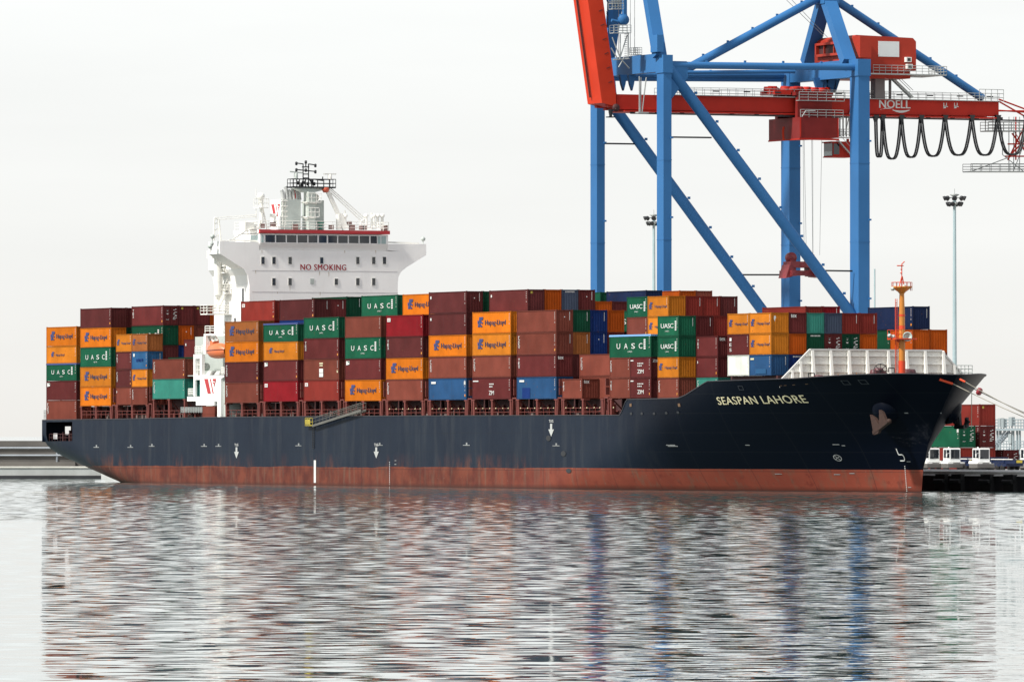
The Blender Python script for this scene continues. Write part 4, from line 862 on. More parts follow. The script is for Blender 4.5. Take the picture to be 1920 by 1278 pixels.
def marks(kind, L, H):
    """list of (part name, mesh, material key)"""
    k = (kind, L, H)
    if k in _mm: return _mm[k]
    res_ = []; yy = -.014
    def sd2(mb, vf, cx, cz, y=yy): put(mb, vf, lambda u, v: (cx + u, y, cz + v)); return mb
    def ed2(mb, vf, cy, cz): put(mb, vf, lambda u, v: (L + .016, cy + u, cz + v)); return mb
    if kind in ('hl', 'hls', 'hl20'):
        sc, ex0, ex1, tx0, tx1, th = {'hl': (1, .14, .285, .335, .87, .30), 'hls': (.62, .165, .265, .31, .60, .17), 'hl20': (.8, .07, .235, .34, .93, .17)}[kind]
        g = MB(); x0, x1 = ex0 * L, ex1 * L; w = x1 - x0; zc = .54 * H; hh = .46 * H * (sc if kind != 'hl20' else .72)
        def q(pts): g.add([(x0 + a * w, yy, zc + (b - .5) * hh) for a, b in pts], [tuple(range(len(pts)))])
        q([(.30, 1), (.72, 1), (.60, .55), (.22, .55)]); q([(.74, 1), (1.0, 1), (.92, .70), (.64, .66)]); q([(.18, .53), (.58, .53), (.38, .0), (.02, .0)]); q([(.60, .62), (.98, .42), (.80, .30), (.54, .42)]); q([(.0, .70), (.20, .62), (.18, .35), (.0, .3)]); q([(.55, .25), (.85, .12), (.80, .0), (.45, .0)])
        res_.append(('company_emblem', g.mesh('company_emblem'), 'logoblue'))
        t = MB(); sd2(t, text_mesh('Hapag-Lloyd', (tx1 - tx0) * L, th * H, .02 if kind == 'hl' else .03, .95), (tx0 + tx1) / 2 * L, .48 * H); res_.append(('lettering', t.mesh('lettering'), 'logodark'))
    if kind == 'uasc':
        t = MB()
        for c, fx in zip('UASC', (.22, .40, .575, .755)): sd2(t, text_mesh(c, .085 * L, .24 * H, .012), fx * L, .5 * H)
        sd2(t, text_mesh('UASC', .11 * L, .06 * H, .03), .5 * L, .25 * H)
        for i in range(5): sd2(t, rect2(.045 * L, .065 * H), .85 * L, (.38 + i * .095) * H)
        res_.append(('lettering', t.mesh('lettering'), 'whiteclean'))
    if kind == 'uasc20':
        t = MB(); sd2(t, text_mesh('UASC', .60 * L, .22 * H, .016, .9), .46 * L, .52 * H); sd2(t, text_mesh('UASC', .18 * L, .06 * H, .03), .46 * L, .26 * H)
        for i in range(5): sd2(t, rect2(.07 * L, .07 * H), .86 * L, (.32 + i * .1) * H)
        res_.append(('lettering', t.mesh('lettering'), 'whiteclean'))
    if kind == 'zim':
        t = MB(); sd2(t, text_mesh('ZIM', .30 * L if L < 7 else .13 * L, .19 * H, .012, .9), .5 * L, .30 * H)
        for i, n_2 in ((0, 4), (1, 3)):
            for j in range(n_2): sd2(t, rect2(.05 * L if L < 7 else .022 * L, .05 * H), (.38 + j * .075) * L if L < 7 else (.455 + j * .03) * L, (.70 - i * .12) * H)
        sd2(t, rect2(.14 * L, .05 * H), .09 * L, .84 * H)
        res_.append(('lettering', t.mesh('lettering'), 'whiteclean'))
    if kind in ('vert', 'vert3', 'ies'):
        t = MB(); word = {'vert': 'FLORENS', 'vert3': 'TEX', 'ies': 'IES'}[kind]
        n_2 = len(word); z1_, z0_ = .86 * H, (.30 if kind == 'vert' else .38) * H
        if kind == 'ies': z1_, z0_ = .88 * H, .12 * H
        for i, c in enumerate(word):
            cz = z1_ - (i + .5) * (z1_ - z0_) / n_2; sd2(t, text_mesh(c, (.36 if kind != 'ies' else .55) * (1 if L < 7 else 1.3), (z1_ - z0_) / n_2 * (.8 if kind != 'ies' else .62), .02), (.085 if L < 7 else .06) * L + (.06 if kind == 'ies' else 0) * L, cz)
        res_.append(('lettering', t.mesh('lettering'), 'whiteclean'))
    if kind == 'label':
        t = MB(); sd2(t, rect2(.085 * L, .17 * H), .08 * L, .79 * H); res_.append(('label_panel', t.mesh('label_panel'), 'whiteclean'))
        t = MB(); sd2(t, text_mesh('GE', .05 * L, .10 * H, .02), .078 * L, .79 * H, yy - .006); res_.append(('label_text', t.mesh('label_text'), 'signred'))
    if kind == 'tri':
        t = MB(); t.add([(.035 * L, yy, .90 * H), (.125 * L, yy, .90 * H), (.125 * L, yy, .74 * H), (.035 * L, yy, .70 * H)], [(0, 1, 2, 3)]); res_.append(('label_panel', t.mesh('label_panel'), 'whiteclean'))
        t = MB(); t.add([(.06 * L, yy - .006, .885 * H), (.118 * L, yy - .006, .885 * H), (.118 * L, yy - .006, .80 * H)], [(0, 1, 2)]); res_.append(('label_patch', t.mesh('label_patch'), 'c_green'))
    if kind == 'plate':
        t = MB(); sd2(t, rect2(.12 * L, .10 * H), .13 * L, .80 * H); sd2(t, rect2(.04 * L, .16 * H), .96 * L, .77 * H); res_.append(('label_panel', t.mesh('label_panel'), 'whiteclean'))
    if kind == 'dot':
        t = MB(); sd2(t, rect2(.03 * L, .12 * H), .06 * L, .74 * H); res_.append(('label_panel', t.mesh('label_panel'), 'whiteclean'))
    if kind == 'panel2':
        t = MB(); sd2(t, rect2(.11 * L, .19 * H), .5 * L, .24 * H); sd2(t, rect2(.11 * L, .19 * H), .5 * L, .45 * H); res_.append(('label_panel', t.mesh('label_panel'), 'whiteclean'))
        t = MB(); sd2(t, rect2(.10 * L, .06 * H), .5 * L, .80 * H); sd2(t, rect2(.09 * L, .05 * H), .5 * L, .69 * H); sd2(t, rect2(.03 * L, .12 * H), .96 * L, .4 * H); res_.append(('label_strip', t.mesh('label_strip'), 'gold'))
    if kind == 'patchd':
        t = MB(); sd2(t, rect2(.20 * L, .48 * H), .24 * L, .27 * H); res_.append(('repair_patch', t.mesh('repair_patch'), 'c_dark_blue'))
        t = MB(); sd2(t, rect2(.12 * L, .09 * H), .13 * L, .82 * H); res_.append(('label_panel', t.mesh('label_panel'), 'whiteclean'))
    if kind == 'patchl':
        t = MB(); sd2(t, rect2(.48 * L, .24 * H), .52 * L, .20 * H); res_.append(('repair_patch', t.mesh('repair_patch'), 'c_bright_blue'))
        t = MB(); sd2(t, rect2(.16 * L, .08 * H), .13 * L, .80 * H); res_.append(('label_panel', t.mesh('label_panel'), 'gold'))
    if kind == 'bluetext':
        t = MB(); sd2(t, rect2(.09 * L, .17 * H), .15 * L, .80 * H); res_.append(('label_panel', t.mesh('label_panel'), 'whiteclean'))
        t = MB()
        for i in range(4): sd2(t, rect2(.08 * L, .16 * H), (.33 + i * .115) * L, (.5 + .02 * (i % 2)) * H)
        res_.append(('faded_lettering', t.mesh('faded_lettering'), 'c_dark_blue'))
    _mm[k] = res_; return res_
_em = {}
def end_marks(kind, L, H):
    k = (kind, L, H)
    if k in _em: return _em[k]
    def e2(mb, vf, cy, cz): put(mb, vf, lambda u, v: (L + .014, cy + u, cz + v)); return mb
    t = MB(); mk_ = 'whiteclean'
    if kind == 'tex': e2(t, text_mesh('tex', .78, .42, .03), .65, .85 * H)
    if kind == 'codes':
        for i in range(9): e2(t, rect2(.07, .1), 2.0, (.88 - i * .045) * H)
    if kind == 'stick':
        e2(t, rect2(.07, 1.1), 1.95, .72 * H); e2(t, rect2(.16, .13), 1.2, .68 * H)
    if kind == 'yel': e2(t, rect2(.3, .3), .55, .86 * H); mk_ = 'yellow'
    if kind == 'head':
        for i in range(7): e2(t, rect2(.12, .16), .6 + i * .2, .90 * H)
    if kind == 'shield':
        e2(t, [(-.2, .2), (-.1, .35), (.05, .3), (.12, .1), (0, -.1), (-.05, -.4), (-.18, -.1)] and ([(-.2, .2), (-.1, .35), (.05, .3), (.12, .1), (0, -.1), (-.05, -.4), (-.18, -.1)], [(0, 6, 5, 4, 3, 2, 1)]), .55, .72 * H)
    if kind == 'zimend': e2(t, text_mesh('ZIM', 1.0, .34, .03), .75, .82 * H)
    if kind == 'door':
        rr_ = random.Random(4)
        for i in range(22): e2(t, rect2(rr_.uniform(.12, .4), .07), rr_.choice((.7, 1.75, 2.0)), rr_.uniform(.25, .9) * H)
    _em[k] = (t.mesh('end_marking'), mk_); return _em[k]
_cd = None
def codes_mesh(L, H):
    k = ('codes', L, H)
    if k not in _mm:
        t = MB()
        for i in range(6): 
            w2 = .16 if L < 7 else .22
            put(t, rect2(w2, .10 if i != 4 else .02), lambda u, v: (L - .45 + u, -.014, (.88 - i * .09) * H + v))
        t2 = MB(); put(t2, rect2(.22 if L < 7 else .32, .30), lambda u, v: (L - .42 + u, -.014, .2 * H + v))
        _mm[k] = (t.mesh('code_marking'), t2.mesh('weight_label'))
    return _mm[k]
LS, LL = 6.06, 12.19
ORD = ['first', 'second', 'third', 'fourth', 'fifth', 'sixth', 'seventh', 'eighth', 'ninth', 'tenth', 'eleventh', 'twelfth', 'thirteenth', 'fourteenth', 'fifteenth', 'sixteenth']
CN = dict(maroon='maroon', brown='reddish brown', plum='dark plum', red='bright red', brick='brick red', orange='orange', rust_orange='dark orange', amber='amber', tan='faded tan', green='green', dark_green='dark green', blue='blue', bright_blue='bright blue', dark_blue='deep blue', navy='navy', grey_blue='grey blue', teal='teal', white='off-white', steel_grey='steel grey')
MN = dict(hl='with emblem and lettering', hls='with small lettering', hl20='with emblem', uasc='with spaced white letters', uasc20='with white letters', zim='with white lettering', vert='with vertical lettering', vert3='with short vertical lettering', ies='with big vertical letters', label='with red-on-white label', tri='with triangle label', plate='with white plate', dot='with white dot', panel2='with white panels', patchd='with dark patch', patchl='with pale patch', bluetext='with faded lettering')
def container(s, w, z, L, H, colr, kind=None, endk=None, label='', doors=False, tarp=None, group='containers stacked on the ship', rot=0, codes=True, cat='shipping container'):
    r = bpy.data.objects.new('shipping_container', None); r.empty_display_size = .5; r.location = (s, w, z); r.rotation_euler = (0, 0, rot); COL.objects.link(r)
    tag(r, label, cat, group)
    bm_, fm_, bars = cmeshes(L, H, doors)
    lpart('container_body', bm_, M['c_' + colr], r); lpart('container_frame', fm_, M['f_' + colr], r)
    if bars: lpart('door_bars', bars, M['f_' + colr], r)
    if kind:
        for nme, me, mk_ in marks(kind, L, H): lpart(nme, me, M[mk_], r)
    if endk: me, mk_ = end_marks(endk, L, H); lpart('end_marking', me, M[mk_], r)
    if codes:
        c1, c2 = codes_mesh(L, H); lpart('code_marking', c1, MCODE, r)
        if kind not in ('hl', 'hls', 'hl20', 'uasc', 'uasc20') and (hash_(s, z) % 3 == 0): lpart('weight_label', c2, M['buff'], r)
    if tarp:
        k = ('tarp', L, H)
        if k not in _mm: t = MB(); t.box(-.03, L + .03, -.03, W2 + .03, H - .22, H + .02); _mm[k] = t.mesh('tarpaulin')
        lpart('tarpaulin', _mm[k], M[tarp], r)
    return r
MCODE = mat('code_faded_white', (.42, .38, .36), .6, var=.2, scale=6)
M['tarpblue'] = mat('tarpaulin_blue', (.16, .34, .60), .6, var=.1); M['tarpdark'] = mat('tarpaulin_dark_blue', (.03, .05, .17), .6, var=.1)
def hash_(a, b): return int(abs(a * 7.3 + b * 13.7) * 10)
HI, ST = 2.896, 2.591; GAP = .03
def stack(bay, row, items, dz=0, half=None):
    """items bottom-up: (height, colour, side mark, end mark, flags)"""
    z = BZ[bay] + dz; s = BAY[bay] + (0 if half in (None, 'aft') else 6.13); L = LL if half is None else LS
    for t, it in enumerate(items):
        H, colr, kind, endk = it[:4]; fl_ = it[4] if len(it) > 4 else ''
        hid = 'h' in fl_
        if hid: lab = 'plain %s container buried inside the deck stacks' % CN[colr]
        else:
            def mk_l(a, b, c): return '%s %s%s, tier %s,%s %s bay%s, %s row' % (CN[colr], a, b, ('one', 'two', 'three', 'four', 'five')[t], (' %s half of' % half) if half else '', ORD[bay], c, ORD[row])
            kd = ' ' + MN[kind] if kind else ''
            opts = [mk_l('short container' if half else 'container', kd, ' from stern'), mk_l('container', kd, ' from stern'), mk_l('container', kd, ''), mk_l('container', '', ' from stern')]
            lab = next((o_ for o_ in opts if len(o_.replace('-', ' ').split()) <= 16), opts[-1])
        container(s, .0 + row * 2.5, z, L, H, colr, kind, endk, lab, 'd' in fl_, {'t': 'tarpblue', 'u': 'tarpdark'}.get(next((c for c in fl_ if c in 'tu'), ''), None), group='containers stacked on the ship', codes=not hid and row < 3)
        z += H + GAP
Hh = lambda c, n=1: [(HI, c[i % len(c)], None, None, 'h') for i in range(n)]
# bay by bay from the stern
stack(0, 0, [(HI, 'brown', 'vert', None), (HI, 'maroon', 'tri', None), (ST, 'green', 'uasc', None, 'u'), (ST, 'amber', 'hls', None), (HI, 'orange', 'hl', None)])
stack(1, 0, [(HI, 'orange', 'hl', None), (HI, 'amber', 'hl', None), (HI, 'green', 'uasc', None), (HI, 'orange', 'hl', None), (HI, 'plum', None, None)])
stack(1, 1, Hh(['maroon', 'brown', 'plum']) * 0 + [(HI, 'brown', None, None, 'h'), (HI, 'maroon', None, None, 'h'), (HI, 'plum', None, None, 'h'), (HI, 'dark_green', None, None), (HI, 'maroon', None, None)])
stack(2, 0, [(ST, 'brown', 'dot', None), (ST, 'plum', 'vert', None), (ST, 'plum', 'vert3', None), (ST, 'amber', 'hl20', None)], half='aft')
stack(2, 0, [(ST, 'brown', 'vert', None), (ST, 'amber', 'hl20', None), (ST, 'bright_blue', 'bluetext', 'codes'), (ST, 'tan', 'hl20', None)], half='fore')
stack(2, 1, [(HI, 'brown', None, None, 'h'), (HI, 'maroon', None, None, 'h'), (HI, 'plum', None, None), (HI, 'dark_green', 'uasc', None), (HI, 'maroon', 'vert3', 'door', 'd')])
stack(2, 2, [(HI, 'brown', None, None, 'h'), (HI, 'maroon', None, None, 'h'), (HI, 'dark_blue', None, None), (HI, 'rust_orange', None, 'stick'), (HI, 'maroon', None, 'yel')])
stack(2, 3, [(HI, 'brown', None, None, 'h'), (HI, 'maroon', None, None, 'h'), (HI, 'maroon', None, None, 'h'), (HI, 'brown', None, None), (HI, 'maroon', None, 'yel')])
stack(2, 4, [(HI, 'brown', None, None, 'h'), (HI, 'maroon', None, None, 'h'), (HI, 'maroon', None, None, 'h'), (HI, 'brown', None, None, 'h'), (HI, 'rust_orange', None, None)])
stack(3, 0, [(HI, 'teal', 'vert', None), (HI, 'brown', 'vert', None)])
stack(3, 1, [(HI, 'brown', None, None, 'h'), (HI, 'dark_green', None, None)], dz=.28)
stack(3, 2, [(HI, 'brown', None, None, 'h'), (HI, 'brown', None, None, 'h'), (HI, 'maroon', 'dot', None)])
stack(4, 0, [(HI, 'brown', 'vert', None), (HI, 'plum', 'vert', None), (HI, 'orange', 'hl', None), (HI, 'tan', 'hl', None)])
stack(4, 1, [(HI, 'brown', None, None, 'h'), (HI, 'maroon', None, None, 'h'), (HI, 'maroon', None, None, 'h'), (HI, 'red', None, None), (HI, 'brick', 'label', None)])
stack(5, 0, [(HI, 'red', 'label', None), (HI, 'maroon', 'tri', None), (ST, 'amber', 'hls', None), (ST, 'green', 'uasc', None, 'u')])
stack(5, 1, [(HI, 'brown', None, None, 'h'), (HI, 'maroon', None, None, 'h'), (HI, 'maroon', None, None, 'h'), (HI, 'dark_blue', None, None), (HI, 'plum', None, 'codes')], dz=-.15)
stack(5, 2, [(HI, 'brown', None, None, 'h'), (HI, 'maroon', None, None, 'h'), (HI, 'maroon', None, None, 'h'), (HI, 'plum', None, None, 'h'), (HI, 'maroon', None, 'stick')], dz=-.15)
stack(5, 3, [(HI, 'brown', None, None, 'h'), (HI, 'maroon', None, None, 'h'), (HI, 'maroon', None, None, 'h'), (HI, 'plum', None, None, 'h'), (HI, 'dark_green', None, 'codes')], dz=.2)
stack(6, 0, [(HI, 'brick', 'label', None), (HI, 'brown', 'panel2', None), (HI, 'maroon', 'vert3', None), (HI, 'green', 'uasc', None)])
stack(7, 0, [(HI, 'orange', 'hl', None), (HI, 'maroon', 'tri', None), (HI, 'green', 'uasc', None), (HI, 'brown', None, None)])
stack(7, 1, [(HI, 'brown', None, None, 'h'), (HI, 'maroon', None, None, 'h'), (HI, 'maroon', None, None, 'h'), (HI, 'plum', None, None, 'h'), (HI, 'green', 'uasc', None)])
stack(8, 0, [(HI, 'brown', 'vert', None), (HI, 'orange', 'hl', None), (HI, 'plum', 'vert3', None), (HI, 'red', 'label', None)])
stack(8, 1, [(HI, 'brown', None, None, 'h'), (HI, 'maroon', None, None, 'h'), (HI, 'maroon', None, None, 'h'), (HI, 'plum', None, None, 'h'), (HI, 'orange', 'hl', None)])
stack(9, 0, [(HI, 'blue', 'plate', None), (HI, 'brown', 'vert', None), (HI, 'orange', 'hl', None), (HI, 'plum', 'dot', None), (HI, 'plum', 'dot', 'stick')])
stack(9, 1, [(HI, 'brown', None, None, 'h'), (HI, 'maroon', None, None, 'h'), (HI, 'maroon', None, None, 'h'), (HI, 'plum', None, None, 'h'), (HI, 'dark_green', None, None)])
stack(9, 8, [(HI, 'brown', None, None, 'h'), (HI, 'maroon', None, None, 'h'), (HI, 'maroon', None, None, 'h'), (HI, 'plum', None, None, 'h'), (HI, 'green', None, None)])
stack(10, 0, [(HI, 'maroon', 'zim', None), (HI, 'brown', 'vert', None), (HI, 'amber', 'hl', None), (HI, 'orange', 'hl', None)])
for r_, c_, e_ in ((1, 'plum', 'yel'), (2, 'rust_orange', None), (3, 'grey_blue', 'head'), (4, 'maroon', 'stick'), (8, 'navy', None), (10, 'rust_orange', None), (11, 'brown', None)):
    stack(10, r_, [(HI, 'brown', None, None, 'h'), (HI, 'maroon', None, None, 'h'), (HI, 'maroon', None, None, 'h'), (HI, 'plum', None, None, 'h'), (HI, c_, 'dot' if r_ == 1 else ('patchl' if r_ == 99 else None), e_)])
for r_, c_ in ((5, 'rust_orange'), (6, 'maroon')):
    stack(10, r_, [(ST, 'brown', None, None, 'h'), (ST, 'maroon', None, None, 'h'), (ST, 'maroon', None, None, 'h'), (ST, 'plum', None, None, 'h'), (ST, c_, None, None)])
stack(11, 0, [(HI, 'blue', 'patchd', None), (HI, 'maroon', 'vert3', 'tex'), (HI, 'brown', 'vert', 'codes'), (HI, 'brown', None, 'stick')])
stack(11, 1, [(HI, 'maroon', None, None, 'h'), (HI, 'plum', None, None), (HI, 'tan', None, 'codes'), (HI, 'dark_green', None, 'codes')])
stack(11, 2, [(HI, 'maroon', None, None, 'h'), (HI, 'plum', None, None, 'h'), (HI, 'dark_blue', None, 'stick'), (HI, 'dark_blue', None, 'codes')])
stack(11, 3, [(HI, 'maroon', None, None, 'h'), (HI, 'plum', None, None, 'h'), (HI, 'maroon', None, None), (HI, 'rust_orange', None, None)])
stack(11, 5, [(HI, 'maroon', None, None, 'h'), (HI, 'plum', None, None, 'h'), (HI, 'maroon', None, None, 'h'), (HI, 'green', 'uasc', None)])
stack(12, 0, [(ST, 'brown', 'vert3', 'tex')], half='aft')
stack(12, 1, [(HI, 'brown', None, None), (HI, 'brown', 'vert', None)])
stack(13, 0, [(ST, 'brown', 'vert3', None), (ST, 'brown', 'vert', None)], half='aft')
stack(13, 0, [(ST, 'maroon', 'zim', None), (ST, 'maroon', 'zim', 'zimend')], half='fore')
z13 = BZ[13] + 2 * (ST + GAP)
container(BAY[13], 0, z13, LL, HI, 'green', 'uasc', None, 'green container with spaced white letters and pale blue top, tier three, fourteenth bay from stern', tarp='tarpblue')
for hf, cs in (('aft', ['brown', 'green']), ('fore', ['amber', 'amber'])):
    stack(13, 1, [(ST, 'maroon', None, None, 'h')] * 3 + [(ST, cs[0], 'hl20' if hf == 'fore' else None, None), (ST, cs[1], 'hl20' if hf == 'fore' else 'uasc20', None)], half=hf)
for r_, c_ in ((2, 'brick'), (3, 'brick'), (4, 'plum')):
    stack(13, r_, [(ST, 'maroon', None, None, 'h')] * 4 + [(ST, c_, None, 'codes')], half='fore')
stack(14, 0, [(ST, 'brown', 'vert', None), (ST, 'amber', 'hl20', None), (ST, 'green', 'uasc20', None), (ST, 'green', 'uasc20', 'codes')], half='aft')
stack(14, 1, [(ST, 'brown', None, None, 'h')] * 3 + [(ST, 'maroon', None, 'codes')], half='aft')
stack(14, 2, [(ST, 'brown', None, None, 'h')] * 3 + [(ST, 'brick', None, None)], half='aft')
stack(14, 1, [(ST, 'teal', 'vert', None), (ST, 'maroon', 'dot', None), (ST, 'maroon', 'vert3', 'tex')], half='fore')
stack(14, 6, [(HI, 'brown', None, None, 'h')] * 3 + [(HI, 'brick', None, None)])
stack(14, 7, [(HI, 'brown', None, None, 'h')] * 3 + [(HI, 'red', None, 'stick')])
stack(15, 1, [(ST, 'white', None, None), (ST, 'maroon', 'ies', None), (ST, 'amber', 'hl20', None)], half='aft')
stack(15, 1, [(ST, 'blue', 'patchl', 'codes'), (ST, 'amber', 'hl20', None), (ST, 'amber', 'hl20', 'shield')], half='fore')
for r_, cs in ((2, ('dark_blue', 'rust_orange', 'maroon')), (3, ('brown', 'dark_green', 'teal')), (4, ('brown', 'maroon', 'grey_blue')), (5, ('brown', 'dark_green', 'brick')), (6, ('brown', 'rust_orange', 'brick'))):
    ek = {2: ('head', None, 'tex'), 3: (None, 'head', None), 4: (None, 'door', None), 5: (None, 'door', 'codes'), 6: (None, None, 'codes')}[r_]
    stack(15, r_, [(ST, c, None, k2, ('d' if k2 == 'door' else '') + ('h' if c == 'brown' else '')) for c, k2 in zip(cs, ek)], half='fore')
stack(15, 9, [(HI, 'brown', None, None, 'h')])
for hf, c_, dx in (('aft', 'dark_green', 0), ('fore', 'rust_orange', 6.13)): container(BAY[15] + dx, 22.5, BZ[15] + HI + GAP, LS, HI, c_, None, None, '%s short container under the navy one at the far end of the bow stacks' % CN[c_])
container(BAY[15], 22.5, BZ[15] + 2 * (HI + GAP), LL, HI, 'navy', None, 'codes', 'navy container on top at the far end of the stack behind the foremast')
stack(15, 10, [(HI, 'brown', None, None, 'h'), (HI, 'rust_orange', None, None)])

# ================================================================== SHIP-TO-SHORE CRANE
s0c, s1c, w0c, w1c = 115.3, 136.5, 37.3, 67.8; scc = (s0c + s1c) / 2
crane = empty('container_crane', (scc, 52, QZ), 'blue gantry crane with red boom raised, straddling the quay behind the ship', 'crane')
def FX(x, y): return as_(x, y, s1c)
def AX(x, y): return as_(x, y, s0c)
def CX(x, y, d=0): return as_(x, y, scc + d)
ztB, ztD = Z_(104, s1c, w0c), Z_(112, s1c, w1c)
for (s, w, ds, dw, zt_) in ((s0c, w0c, 1.05, .62, ztB), (s1c, w0c, 1.05, .62, ztB), (s0c, w1c, 1.3, .88, ztD), (s1c, w1c, 1.3, .88, ztD)):
    b = MB(); b.box(s - ds, s + ds, w - dw, w + dw, QZ + 2.6, zt_)
    for z in range(12, 56, 11): b.box(s - ds - .03, s + ds + .03, w - dw - .03, w + dw + .03, z, z + .12); b.box(s + ds, s + ds + .25, w + dw - .2, w + dw + .15, z + 3, z + 3.25)
    part('leg', b, M['craneblue'], crane)
for w, dw in ((w0c, .62), (w1c, .88)):
    b = MB(); b.box(s0c - 3, s1c + 3, w - .8, w + .8, QZ + 1.3, QZ + 2.59); part('sill_beam', b, M['craneblue'], crane)
    for s in (s0c, s1c):
        b = MB(); b.box(s - 3, s + 3, w - .5, w + .5, QZ + .55, QZ + 1.29)
        for k in range(4): b.lathe((s - 2.4 + k * 1.6, w - .2, QZ + .40), [(.02, 0), (.38, 0), (.38, .4), (.02, .4)], 12, (0, 1, 0))
        part('bogie', b, M['craneblue'], crane)
b = MB(); b.box(s0c + 1.06, s1c - 1.06, w0c - .6, w0c + .6, Z_(140, 126, w0c), Z_(106, 126, w0c))
for x in (1168, 1184): p = as_(x, 150, s1c - 8 + (x - 1168) * .25); b.prism([as_(x - 5, 140, scc + 1), as_(x + 8, 140, scc + 1), as_(x + 5, 158, scc + 1), as_(x + 2, 170, scc + 1), as_(x - 2, 158, scc + 1)], (-.6, 0, 0))
b.box(s1c - 1.15, s1c + 1.2, w0c - .75, w0c + .75, Z_(137, s1c, w0c), ztB + .05)
part('portal_beam', b, M['craneblue'], crane)
b = MB(); zb1, zb2 = Z_(150, 126, w1c), Z_(117, 126, w1c); b.box(s0c + 1.31, s1c - 1.31, w1c - .8, w1c + .8, zb1, zb2)
for x0, x1 in ((1532, 1541), (1554, 1562)):
    b.prism([as_(x0 - 6, 146, scc), as_(x1 + 6, 146, scc), as_(x1, 172, scc), as_(x0 + 2, 172, scc)], (-.5, 0, 0)); b.prism([as_(x0 + 14, 148, scc), as_(x1 + 14, 148, scc), as_(x1 + 6, 172, scc)], (-3, 0, 0))
b.box(s1c - 1.4, s1c + 1.4, w1c - 1.0, w1c + 1.0, Z_(143, s1c, w1c), ztD + .05)
part('portal_beam', b, M['craneblue'], crane)
for fn, (xa, ya), (xb, yb), (dx0, dy0), (dx1, dy1), y2 in ((FX, (1254, 122), (1612, 126), (1254, 128), (1612, 611), 119), (AX, (1130, 141), (1468, 141), (1120, 158), (1482, 654), 136)):
    b = MB(); b.tube(fn(xa, ya), fn(xb, yb), .50, n=14)
    for k in range(1, 5): p = fn(lerp(xa, xb, k / 5), lerp(ya, yb, k / 5)); b.box(p.x - .1, p.x + .1, p.y - .15, p.y + .15, p.z + .45, p.z + .75)
    part('tie_pipe', b, M['craneblue'], crane)
    b = MB(); b.tube(fn(dx0, dy0), fn(dx1, dy1), .80, n=18)
    for k in range(1, 9): p = fn(lerp(dx0, dx1, k / 9), lerp(dy0, dy1, k / 9)); b.box(p.x - .12, p.x + .12, p.y + .75, p.y + 1.1, p.z + .4, p.z + .75)
    c = fn(dx0, dy0); b.prism([c + Vector((-.4, -.3, 1)), c + Vector((-.4, 2.6, 1)), c + Vector((-.4, 2.8, -1.2)), c + Vector((-.4, .3, -4.2))], (.8, 0, 0))
    part('diagonal_brace', b, M['craneblue'], crane)
b = MB(); b.tube(as_(1256, 136, scc + 2), as_(1490, 134, scc + 2), .28, n=10); b.tube(AX(1130, 148), AX(1468, 150), .3, n=10); part('tie_pipe', b, M['craneblue'], crane)
b = MB()
for fn, x0, x1, y0, y1 in ((AX, 1128, 1196, 269, 270), (FX, 1254, 1334, 257, 258), (AX, 1392, 1468, 515, 515), (FX, 1534, 1598, 507, 508)): b.bar(fn(x0, y0), fn(x1, y1), .2, .22)
part('stay_rod', b, M['black'], crane)
# apex frames
apx = CX(1549, -12)
b = MB(); b.bar(AX(1503, 118) + Vector((2, 0, 0)), apx, 1.3, 1.9, (0, 1, 0)); b.bar(FX(1604, 116) + Vector((-2, 0, 0)), apx, 1.3, 1.9, (0, 1, 0)); part('apex_frame', b, M['craneblue'], crane)
b = MB(); b.box(apx.x - 1.8, apx.x + 1.8, apx.y - 1.2, apx.y + 1.2, apx.z - 1.5, apx.z + 1.4); part('apex_head', b, M['craneblue'], crane)
b = MB(); e1 = CX(1272, 138); b.tube(apx, e1, .62, n=16)
for k in range(1, 6): p = apx.lerp(e1, k / 6); b.box(p.x - .1, p.x + .1, p.y - .15, p.y + .15, p.z + .6, p.z + .9)
part('apex_stay', b, M['craneblue'], crane)
b = MB(); e2 = CX(1842, 184); b.tube(apx, e2, .60, n=16)
for k in range(1, 6): p = apx.lerp(e2, k / 6); b.box(p.x - .1, p.x + .1, p.y - .15, p.y + .15, p.z + .6, p.z + .9)
part('apex_stay', b, M['craneblue'], crane)
wap = as_(1186, -210, scc)
b = MB(); b.bar(FX(1240, 106) + Vector((-.5, 0, 0)), wap, 1.2, 1.7, (0, 1, 0)); b.bar(AX(1136, 112) + Vector((.5, 0, 0)), wap, 1.2, 1.7, (0, 1, 0)); b.bar(wap, apx, .5, .5); b.box(wap.x - 1.8, wap.x + 1.8, wap.y - 1, wap.y + 1, wap.z - 1.3, wap.z + 1.5)
b.box(FX(1234, 0).x - 1.2, FX(1234, 0).x + .9, W_(1227, s1c), W_(1239, s1c), Z_(98, s1c, w0c), Z_(66, s1c, w0c))
part('apex_frame', b, M['craneblue'], crane)
